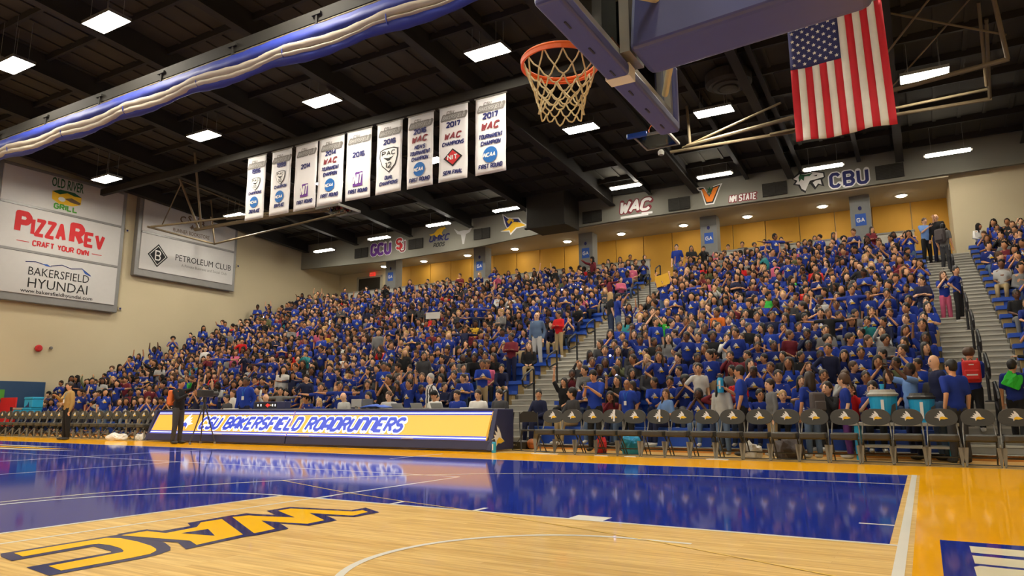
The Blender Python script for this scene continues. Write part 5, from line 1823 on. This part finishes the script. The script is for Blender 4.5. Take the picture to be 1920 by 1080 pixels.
# (x, y, z, rz, pose, scale, label, options)
SP = [
    (-23.2, 8.9, 0, -5, 'ad_carry', 1.04, 'man in tan jacket and black trousers walking along the court edge', dict(top='long', topc='tan', botc='black', hairc='dark', skin=1, shoes='black')),
    (-17.62, 8.85, 0, 100, 'ad_hold', 1.02, 'camera operator in black with an orange backpack behind the tripod', dict(top='long', topc='black', botc='charcoal', hair='short', skin=2, shoes='black')),
    (-10.64, 11.0, 0, -35, 'ad_down', 1.05, 'grey-haired referee in black and white striped shirt behind the table', dict(topc='referee', botc='black', hairc='grey', skin=0, emblem=False, shoes='black')),
    (-17.69, 11.1, 0, 15, 'ad_down', 1.1, 'big bearded man in royal blue long sleeves standing behind the table', dict(top='long', topc='royal2', botc='navy', skin=4, shoes='black')),
    (-6.09, 10.92, 0, 0, 'ad_phone', 1.03, 'man in royal blue polo looking down at a phone behind the chairs', dict(topc='royal2', botc='black', skin=1, emblem=False, shoes='black')),
    (-5.45, 11.25, 0, -15, 'ad_down', .90, 'bald man in blue polo with white badge behind the chairs', dict(topc='royal2', botc='black', skin=3, hair=None, emblem=False, shoes='black')),
    (-2.92, 10.9, 0, -85, 'ad_carry', 1.02, 'bearded man in blue polo in profile holding a light blue bottle', dict(topc='royal2', botc='black', skin=2, emblem=False, shoes='black')),
    (.68, 10.62, 0, -150, 'ad_down', 1.0, 'man in plain royal blue tee seen from behind the rightmost chairs', dict(topc='royal', botc='charcoal', skin=1, emblem=False, shoes='black')),
    (.45, 11.25, 0, -70, 'ad_down', 1.08, 'bald man in navy jacket and jeans at the foot of the right stairs', dict(top='long', topc='navy', botc='jeans', skin=0, hair=None, shoes='black')),
    (1.05, 12.5, .41, 180, 'ad_walk', .95, 'woman with red backpack climbing the right stairs', dict(top='long', topc='royal', botc='black', hair='curly', hairc='brown', skin=1, shoes='white')),
    (1.66, 12.0, .255, 170, 'ad_walk', .88, 'boy with bright green bag climbing the right stairs', dict(topc='royal3', botc='black', skin=2, emblem=False, shoes='black')),
    (.02, 11.3, 0, -60, 'ad_high', 1.0, 'man in light blue shirt raising a phone behind the blue barrels', dict(topc='light_blue', botc='navy', skin=5, emblem=False, shoes='black')),
    (-1.62, 10.75, 0, -140, 'st_down', .90, 'girl with dark backpack standing behind the right chairs', dict(topc='royal', botc='jeans', hair='long', hairc='dark', skin=2, emblem=False, shoes='white')),
    (-1.05, 11.0, 0, -80, 'st_hip', .88, 'girl with light brown ponytail in blue tee facing the man with the bottle', dict(topc='royal', botc='purple', hair='pony', hairc='brown', skin=0, emblem=False, shoes='white')),
    (-2.38, 11.0, 0, -60, 'st_down', .84, 'boy in grey hoodie right of the man with the bottle', dict(top='long', topc='grey', botc='khaki', hairc='dark', skin=0, shoes='white')),
    (-3.35, 11.05, 0, -10, 'st_down', .85, 'woman with long dark hair left of the man with the bottle', dict(top='long', topc='light_grey', botc='jeans', hair='long', skin=1, shoes='white')),
    (-16.55, 11.45, .10, 10, 'st_side', .84, 'boy in grey hoodie spreading his arms behind the possession display', dict(top='long', topc='grey', botc='black', skin=1, shoes='white')),
    (-15.2, 11.75, .10, 10, 'st_side', .90, 'boy in blue tee stretching his arms, left of two behind the table', dict(topc='royal', botc='black', skin=1, shoes='white')),
    (-14.45, 11.75, .10, 20, 'st_side', .92, 'boy in blue tee stretching his arms, right of two behind the table', dict(topc='royal', botc='khaki', skin=2, shoes='white')),
    (-13.40, 11.75, .10, 15, 'ad_down', .94, 'tall woman in blue tee and pale jeans standing behind the grey monitor', dict(topc='royal', botc='jeans', hair='long', hairc='dark', skin=1, emblem=False, shoes='white')),
    (-12.55, 11.65, .10, 5, 'st_mouth', 1.0, 'heavy boy in black tee with hands at his mouth behind the monitors', dict(topc='black', botc='charcoal', skin=2, emblem=False, shoes='black')),
    (-12.0, 11.85, .10, 0, 'st_up', .92, 'boy in blue tee raising both arms left of the referee', dict(topc='royal', botc='olive', skin=2, shoes='white')),
    (-7.95, 11.80, .50, -15, 'ad_sit2', .95, 'woman in navy jacket sitting at the foot of the left stairs', dict(top='long', topc='navy', botc='navy', hair='bun', skin=1, shoes='white')),
    (-7.60, 12.52, .81, 5, 'ad_sitpoint', .95, 'woman in black top pointing up beside the left stairs', dict(topc='black', botc='black', hair='long', skin=1, emblem=False, shoes='black')),
    (-5.62, 11.82, .50, -50, 'ad_sit2', .93, 'blond woman in dark top sitting before the bald man in polo', dict(topc='navy', botc='jeans', hair='long', hairc='blond', skin=0, emblem=False, shoes='black')),
    (-4.75, 11.82, .50, -40, 'ad_sit2', .92, 'woman in bright blue tee with long brown hair in the front row', dict(topc='light_blue', botc='navy', hair='long', hairc='brown', skin=1, emblem=False, shoes='white')),
    (-7.05, 11.82, .50, -30, 'sit_turn2', .95, 'boy in dark jacket over blue tee in the front row by the pointing woman', dict(top='long', topc='charcoal', botc='khaki', skin=1, shoes='white')),
    (-10.5, 16.55, 2.27, 5, 'ad_down', 1.02, 'bald older man in grey blue jacket standing beside the left stairs', dict(top='long', topc='jeans', botc='light_grey', hair=None, skin=0, shoes='black')),
    (-10.05, 17.25, 2.58, -10, 'st_fold', .88, 'child in red hoodie and khaki shorts beside the left stairs', dict(top='long', topc='red', botc='khaki', skin=3, shoes='white')),
    (-8.85, 18.85, 3.20, 130, 'ad_down', .98, 'blond woman in black top and jeans on the left stairs', dict(topc='black', botc='jeans_dark', hair='long', hairc='blond', skin=0, emblem=False, shoes='black')),
    (-8.45, 18.5, 3.045, 120, 'ad_hold', 1.0, 'man in royal blue tee leaning over the left stairs', dict(topc='royal', botc='jeans', skin=1, emblem=False, shoes='black')),
    (-8.60, 26.1, 6.30, 0, 'ad_down', 1.0, 'man in royal blue polo standing at the top of the left stairs', dict(topc='royal', botc='jeans', skin=0, emblem=False, shoes='black')),
    (-8.10, 26.6, 6.32, 15, 'ad_fold', .98, 'person in black top beside the man atop the left stairs', dict(topc='black', botc='jeans', hair='long', skin=2, emblem=False, shoes='black')),
    (.78, 25.3, 5.99, 30, 'ad_hold', 1.0, 'person in pale shirt and dark trousers atop the right stairs, pointing', dict(topc='light_blue', botc='black', hairc='brown', skin=0, emblem=False, shoes='black')),
    (1.15, 25.2, 5.99, -20, 'ad_down', 1.04, 'bald man in black jacket near the top of the right stairs', dict(top='long', topc='black', botc='navy', hair=None, skin=0, shoes='black')),
    (1.30, 24.3, 5.525, 150, 'ad_down', .98, 'man with dark backpack seen from behind high on the right stairs', dict(topc='grey', botc='charcoal', skin=1, emblem=False, shoes='black')),
    (.98, 19.2, 3.20, 20, 'st_mouth', .85, 'girl in blue tee and pink leggings halfway up the right stairs', dict(topc='royal', botc='pink', hair='long', hairc='brown', skin=0, shoes='black')),
    (1.28, 18.9, 3.20, 60, 'st_hip', .88, 'girl in blue tee and black leggings halfway up the right stairs', dict(topc='royal', botc='black', hair='bun', skin=1, shoes='white')),
    (-7.35, 20.1, 3.82, 0, 'st_up', .9, 'child in blue tee holding up a yellow sheet in the middle bleachers', dict(topc='royal', botc='jeans', skin=1, shoes='white')),
]
CREW = [(-18.0, 'crew man in dark suit with headset by the left laptop', dict(top='long', topc='charcoal', skin=1, hairc='dark')), (-16.3, 'bald crew man in dark suit left of the possession display', dict(top='long', topc='charcoal', skin=0, hair=None)),
        (-14.2, 'child with long blond hair in blue tee sitting at the table', dict(topc='royal', skin=0, hair='long', hairc='blond')), (-13.3, 'bald crew man with grey shirt left of the grey monitor', dict(top='long', topc='light_grey', skin=0, hair=None)),
        (-12.43, 'dark-haired crew woman in black sitting behind the monitors', dict(top='long', topc='black', skin=1, hair='long')), (-11.75, 'crew woman with brown ponytail behind the blue cloth', dict(topc='light_grey', skin=0, hair='pony', hairc='brown', emblem=False)),
        (-10.3, 'bearded crew man in white shirt and black cap at the table', dict(topc='white', skin=2, cap='black', emblem=False)), (-9.62, 'crew man in blue shirt looking down at the table', dict(topc='royal', skin=1, emblem=False, hairc='dark')),
        (-9.02, 'crew woman in white shirt looking down at the table', dict(topc='white', skin=1, hair='pony', hairc='dark', emblem=False)), (-8.42, 'crew man in dark suit at the right end of the table', dict(top='long', topc='charcoal', skin=0, hairc='dark'))]
BUSY = []
for x, y, z, rz, pose, s, lb, op in SP:
    person(pose, (x, y, z), D2(rz), s, lb, group=G, **op)
    BUSY.append((x, y, z))
chair0 = [o for o in COL.objects if o.name == 'folding_chair.039']
plain = chair0[0] if chair0 else None
for i, (x, lb, op) in enumerate(CREW):
    person('ad_sit', (x, 10.72, .465), D2(-8 + 9 * (i % 3)), .98 if i != 2 else .82, lb, botc='black', shoes='black', group=GT, **op)
    if plain:
        c = copy_tree(plain)
        c.location = (x, 10.78, 0)
        c.rotation_euler = (0, 0, 0)
        tag(c, 'plain black folding chair behind the table under the ' + ' '.join(lb.split()[:7]), 'chair', 'crew chairs behind the table')
# people leaning on the concourse parapet
GC = 'people standing behind the concourse parapet'
CO = sorted((-12.2, -11.6, -11.1, -10.4, -6.6, -6.0, -5.5, -4.9, -4.4, -3.1, -2.4, -1.0, -16.2, -17.2, -18.4, -21.5, -22.8, -24.0))
for i, (x, tc, hr) in enumerate(((-12.2, 'navy', 'long'), (-11.6, 'black', 'long'), (-11.1, 'black', 'short'), (-10.4, 'charcoal', 'hood'), (-6.6, 'black', 'short'), (-6.0, 'charcoal', 'short'), (-5.5, 'navy', 'curly'), (-4.9, 'black', 'short'),
                                 (-4.4, 'black', 'short'), (-3.1, 'navy', 'long'), (-2.4, 'black', 'long'), (-1.0, 'maroon', 'long'), (-16.2, 'black', 'short'), (-17.2, 'charcoal', 'short'), (-18.4, 'navy', 'short'), (-21.5, 'black', 'curly'), (-22.8, 'navy', 'short'), (-24.0, 'maroon', 'short'))):
    person('ad_fold' if i % 2 else 'ad_down', (x, 27.05, 6.32), D2(-15 + 13 * (i % 4)), .93 + .03 * (i % 3), f'dark-clothed person behind the concourse parapet, {ordn[CO.index(x)]} from the dark doorway', skin=[1, 2, 3, 1][i % 4], hair=hr, top='long', topc=tc, botc='black', group=GC)

# ------------------------------------------------------------------ the seated crowd
rg = random.Random(11)
SHIRTS = [('royal', 38), ('royal2', 17), ('royal3', 17), ('black', 10), ('navy', 5), ('grey', 3), ('maroon', 4), ('white', 1.5), ('light_grey', 1.5), ('red', 1), ('green', .6), ('pink', .6), ('teal', .5), ('olive', .8), ('orange', .4), ('charcoal', 3), ('yellow', .3)]
BOTS = [('jeans_dark', 6), ('black', 8), ('khaki', 4), ('jeans', 4), ('navy', 5), ('grey', 2), ('charcoal', 3)]
HST = [('short', 46), ('long', 30), ('pony', 9), ('side', 7), ('curly', 4), ('bun', 4), ('hood', 1)]
SITS = [('sit_lap', 22), ('sit_turn', 10), ('sit_turn2', 10), ('sit_mouth', 11), ('sit_fold', 12), ('sit_lean', 10), ('sit_up', 2.5), ('sit_cheek', 11), ('sit_phone', 5), ('sit_ear', 2)]
STS = [('st_down', 8), ('st_fold', 6), ('st_side', 2), ('st_up', 1.5), ('st_mouth', 4), ('st_hip', 5), ('st_point', 2)]


def pick(L):
    t_ = rg.uniform(0, sum(w_ for _, w_ in L))
    for a, w_ in L:
        t_ -= w_
        if t_ <= 0:
            return a
    return L[-1][0]


crowd = []
for nm, x0, x1, _ in SECT:
    for k in range(ROWS):
        n_ = 0
        xe = x1 if nm != 'right' else min(x1, 2.9 + .09 * k + .4)
        xs = []
        x = x0 + rg.uniform(.30, .45)
        while x < xe - .2:
            xs.append(x)
            x += rg.uniform(.37, .46)
        if nm == 'left':
            xs = xs[::-1]
        for idx, x in enumerate(xs):
            pstand = {'left': .17, 'middle': .12, 'right': .03}[nm]
            gap = .03 + (.35 if nm == 'left' and idx < 2 and k < 9 else 0) + (.25 if nm == 'right' and idx == 0 else 0)
            if rg.random() < gap:
                continue
            stand = rg.random() < pstand
            s = rg.uniform(.80, .97)
            y = seat_y(k) + rg.uniform(-.05, .03)
            z = seat_z(k)
            pose = pick(SITS)
            if stand:
                pose = pick(STS)
                y -= .34
                z = deck_z(k)
                s *= .96
            if any(abs(x - b[0]) < .42 and abs(y - b[1]) < .62 for b in BUSY):
                continue
            tc = pick(SHIRTS)
            top = 'tee' if tc.startswith('royal') else ('long' if rg.random() < .7 else 'tee')
            hs_ = pick(HST)
            hcol = pick([('black', 46), ('dark', 36), ('brown', 13), ('blond', 4)])
            sk = rg.choices(range(6), SKINW)[0]
            if sk >= 4:
                hcol = 'black'
            if hcol == 'blond':
                sk = 0
            crowd.append(dict(x=x, y=y, z=z, k=k, i=idx, sec=nm, pose=pose, stand=stand, s=s, tc=tc, top=top, bot=pick(BOTS), hair=hs_, hc=hcol, skin=sk,
                              rz=face_cam(x, y, rg.uniform(.25, 1.0)) + rg.gauss(0, .28), d=math.hypot(x - CAM.x, y - CAM.y)))
crowd.sort(key=lambda c: c['d'])
NI = 232
HN = {'short': 'short hair', 'long': 'long hair', 'pony': 'ponytail', 'curly': 'curly hair', 'bun': 'hair bun', 'hood': 'hood up', 'side': 'side-swept hair'}
TN = {'royal': 'blue tee', 'royal2': 'bright blue tee', 'royal3': 'deep blue tee'}
SN = {'left': ('left bleachers', 'stairs'), 'middle': ('middle bleachers', 'left stairs'), 'right': ('right bleachers', 'stairs')}
for c in crowd[:NI]:
    tn = TN.get(c['tc'], c['tc'].replace('_', ' ') + (' top' if c['top'] == 'tee' else ' jacket'))
    lb = f"{'standing' if c['stand'] else 'seated'} child, {tn}, {HN[c['hair']]}, {SN[c['sec']][0]}, {ordn[c['k']]} row, {ordn[c['i']]} from {SN[c['sec']][1]}"
    person(c['pose'], (c['x'], c['y'], c['z']), c['rz'], c['s'], lb, skin=c['skin'], hair=c['hair'], hairc=c['hc'], top=c['top'], topc=c['tc'], botc=c['bot'],
           emblem=c['tc'].startswith('royal'), shoes=('white' if c['i'] % 2 else 'black') if (c['k'] < 2 or c['stand']) else None, group='students filling the bleachers')


def base(m):
    for n_ in m.node_tree.nodes:
        if n_.type == 'VECT_MATH' and n_.operation == 'SCALE':
            return tuple(n_.inputs[0].default_value)
    return tuple(m.node_tree.nodes['Principled BSDF'].inputs['Base Color'].default_value)[:3]


VV, TT, CC = [], [], []
nv = 0
EMB = [base(MATS['white_print']), base(MATS['gold_print'])]
for c in crowd[NI:]:
    k = c['pose']
    ca, sa = math.cos(c['rz']), math.sin(c['rz'])
    Rz = np.array([[ca, -sa, 0], [sa, ca, 0], [0, 0, 1]], np.float32) * c['s']
    off = np.array([c['x'], c['y'], c['z']], np.float32)
    hc, RH, hs = FIG[k]['head']
    Rh = np.array(RH, np.float32) * hs
    hv, ht = HAIRLO[c['hair']]
    parts = [(lo['body'][k], base(SKIN[c['skin']])), (lo[c['top']][k], base(PAL[c['tc']])), (lo['trousers'][k], base(PAL[c['bot']])), ((hv @ Rh.T + np.array(hc, np.float32), ht), base(HAIRC[c['hc']]))]
    if c['tc'].startswith('royal') and c['top'] == 'tee':
        v, t_, mi = PRLO[k]
        for q in (0, 1):
            parts.append(((v, t_[mi == q]), EMB[q]))
    for (v, t_), col in parts:
        VV.append(v @ Rz.T + off)
        TT.append(t_ + nv)
        CC.append(np.tile(np.array([*col, 1], np.float32), (len(v), 1)))
        nv += len(v)
V = np.concatenate(VV).astype(np.float32)
Tt = np.concatenate(TT).astype(np.int32)
Cc = np.concatenate(CC).astype(np.float32)
me = bpy.data.meshes.new('crowd')
me.vertices.add(len(V))
me.vertices.foreach_set('co', V.ravel())
me.loops.add(Tt.size)
me.loops.foreach_set('vertex_index', Tt.ravel())
me.polygons.add(len(Tt))
me.polygons.foreach_set('loop_start', np.arange(0, Tt.size, 3, dtype=np.int32))
me.update(calc_edges=True)
me.polygons.foreach_set('use_smooth', np.ones(len(Tt), bool))
at = me.color_attributes.new('tint', 'FLOAT_COLOR', 'POINT')
at.data.foreach_set('color', Cc.ravel())
cmat = bpy.data.materials.new('crowd_cloth_and_skin')
cmat.use_nodes = True
nt = cmat.node_tree
an = nt.nodes.new('ShaderNodeAttribute')
an.attribute_name = 'tint'
nt.links.new(an.outputs['Color'], nt.nodes['Principled BSDF'].inputs['Base Color'])
nt.nodes['Principled BSDF'].inputs['Roughness'].default_value = .75
nt.nodes['Principled BSDF'].inputs['Specular IOR Level'].default_value = .25
me.materials.append(cmat)
o = link('crowd', me)
tag(o, 'dense crowd of students in blue tees filling the upper and far rows', 'crowd', None, 'stuff')
print('CROWD', len(crowd), 'stuff tris', len(Tt))

# ------------------------------------------------------------------ things people carry


def backpack(x, y, z, rz, s, m, lb):
    o = thing('backpack', lb, 'backpack', (x, y, z), rz)
    o.scale = (s, s, s)
    MB().span((-.15, .0, 0), (.15, .16, .42)).build('bag', m, o, bevel=.05)
    MB().span((-.12, .155, .05), (.12, .21, .24)).build('front_pocket', m, o, bevel=.025)
    for sx in (-1, 1):
        MB().path([(sx * .10, .01, .40), (sx * .12, -.08, .46), (sx * .13, -.20, .38), (sx * .14, -.16, .16), (sx * .12, .0, .06)], .013, 6).build('strap', m, o)
    MB().path([(-.04, .06, .42), (0, .06, .46), (.04, .06, .42)], .008, 6).build('handle', 'black_metal', o)
    return o


def back_of(x, y, z, rz, s, h=1.02):
    a = D2(rz)
    return (x - math.sin(a) * .14 * s, y + math.cos(a) * .14 * s, z + h * s)


backpack(*back_of(-17.62, 8.85, 0, 100, 1.02), D2(100), 1.0, 'orange_bag', 'orange and grey backpack worn by the camera operator')
o = backpack(*back_of(1.05, 12.5, .41, 180, .95), D2(180), 1.0, 'red_bag', 'red backpack worn by the woman climbing the right stairs')
Deco().rect(-.09, .13, .09, .155, 'white_print').rect(-.04, .33, .04, .35, 'white_print').build('white_strip', o, lambda u, v, d_: (-u, (.211 if v < .25 else .161) + d_, v))  # plain white bars in place of illegible lettering on the bag
backpack(*back_of(-1.62, 10.75, 0, -140, .9, .92), D2(-140), .9, 'dark_bag', 'dark backpack worn by the girl behind the right chairs')
backpack(*back_of(1.30, 24.3, 5.525, 150, .98), D2(150), 1.1, 'dark_bag', 'dark backpack worn by the man high on the right stairs')
crumple('drawstring_bag', 1.58, 11.86, .255 + 1.02, .15, .06, .17, 'green_bag', 'bright green bag slung over the boy on the right stairs', 'bag', 8).rotation_euler = (0, .45, 0)
hd = Vector((-2.92, 10.9, 0)) + Matrix.Rotation(D2(-85), 3, 'Z') @ (FIG['ad_carry']['hands'][1][0] * 1.02)
bottle(hd.x - .03, hd.y, hd.z - .12, 'large light blue bottle held by the bearded man in polo', 1.5)
for (sx, sy, sz, rz, pose, s, hnd, lb) in ((-6.09, 10.92, 0, 0, 'ad_phone', 1.03, 1, 'black phone held by the man in blue polo'), (.02, 11.3, 0, -60, 'ad_high', 1.0, 1, 'small phone raised by the man in light blue shirt')):
    p = Vector((sx, sy, sz)) + Matrix.Rotation(D2(rz), 3, 'Z') @ (FIG[pose]['hands'][hnd][0] * s)
    o = thing('phone', lb, 'phone', (p.x, p.y - .03, p.z + .03))
    MB().span((-.036, -.005, -.03), (.036, .005, .11)).build('body', 'black_metal', o, bevel=.004)
    MB().span((-.032, -.007, -.02), (.032, -.005, .10)).build('screen', 'screen_grey', o)
o = thing('poster_sheet', 'plain yellow paper sheet held up in the middle bleachers', 'poster', (-7.35, 20.0, 5.35), D2(-8))
MB().box((0, 0, 0), (.52, .008, .40), R=Matrix.Rotation(-.2, 3, 'Y')).build('sheet', 'paper_yellow', o)
o = thing('poster_sheet', 'plain white paper sheet held up in the left bleachers', 'poster', (-16.2, 18.6, 4.55), D2(10))
MB().box((0, 0, 0), (.62, .008, .26)).build('sheet', 'paper_white', o)
# lit phones in the crowd
PXL = [(-11.9, 22.6, 5.9), (-12.35, 22.3, 5.70), (-11.45, 22.2, 5.62), (-13.5, 19.4, 4.62), (-6.9, 13.9, 2.22), (-6.2, 12.55, 1.62), (-29.2, 21.5, 5.6)]
for i, p in enumerate(PXL):
    o = thing('lit_phone', 'small glowing phone held up in the crowd, ' + ['highest of the cluster in the left bleachers', 'leftmost of the cluster in the left bleachers', 'rightmost of the cluster in the left bleachers', 'alone below the cluster in the left bleachers',
              'upper of two in the middle bleachers', 'lower of two in the middle bleachers', 'near the sign wall'][i], 'phone', p, 0, 'lit phones in the crowd')
    MB().span((-.035, -.005, 0), (.035, .005, .13)).build('body', 'black_metal', o, bevel=.003)
    MB().lathe([(.004, -.004), (.03, -.002), (.03, .002), (.004, .004)], n=10).build('lamp', 'phone_light', o).location = (0, -.012, .09)
    o.children[1].rotation_euler = (math.pi / 2, 0, 0)
# badges on two men
Deco().rect(-.035, -.045, .035, .045, 'white_print').build('badge', None, lambda u, v, d_: (u, -d_, v))
for ob in list(COL.objects):
    if ob.name == 'badge':
        bpy.data.objects.remove(ob)
for ob in [q for q in COL.objects if q.get('label') and q.name.startswith('person')]:
    if 'tan jacket' in ob['label'] or 'white badge' in ob['label'] or 'bearded man in royal' in ob['label']:
        MB().span((.01, -.165, 1.10), (.08, -.155, 1.20)).build('badge', 'paper_white', ob)
        MB().path([(-.06, .0, 1.47), (-.03, -.11, 1.38), (.045, -.158, 1.20), (.06, -.11, 1.38), (.06, 0, 1.47)], .004, 5).build('lanyard', 'cooler_blue', ob)
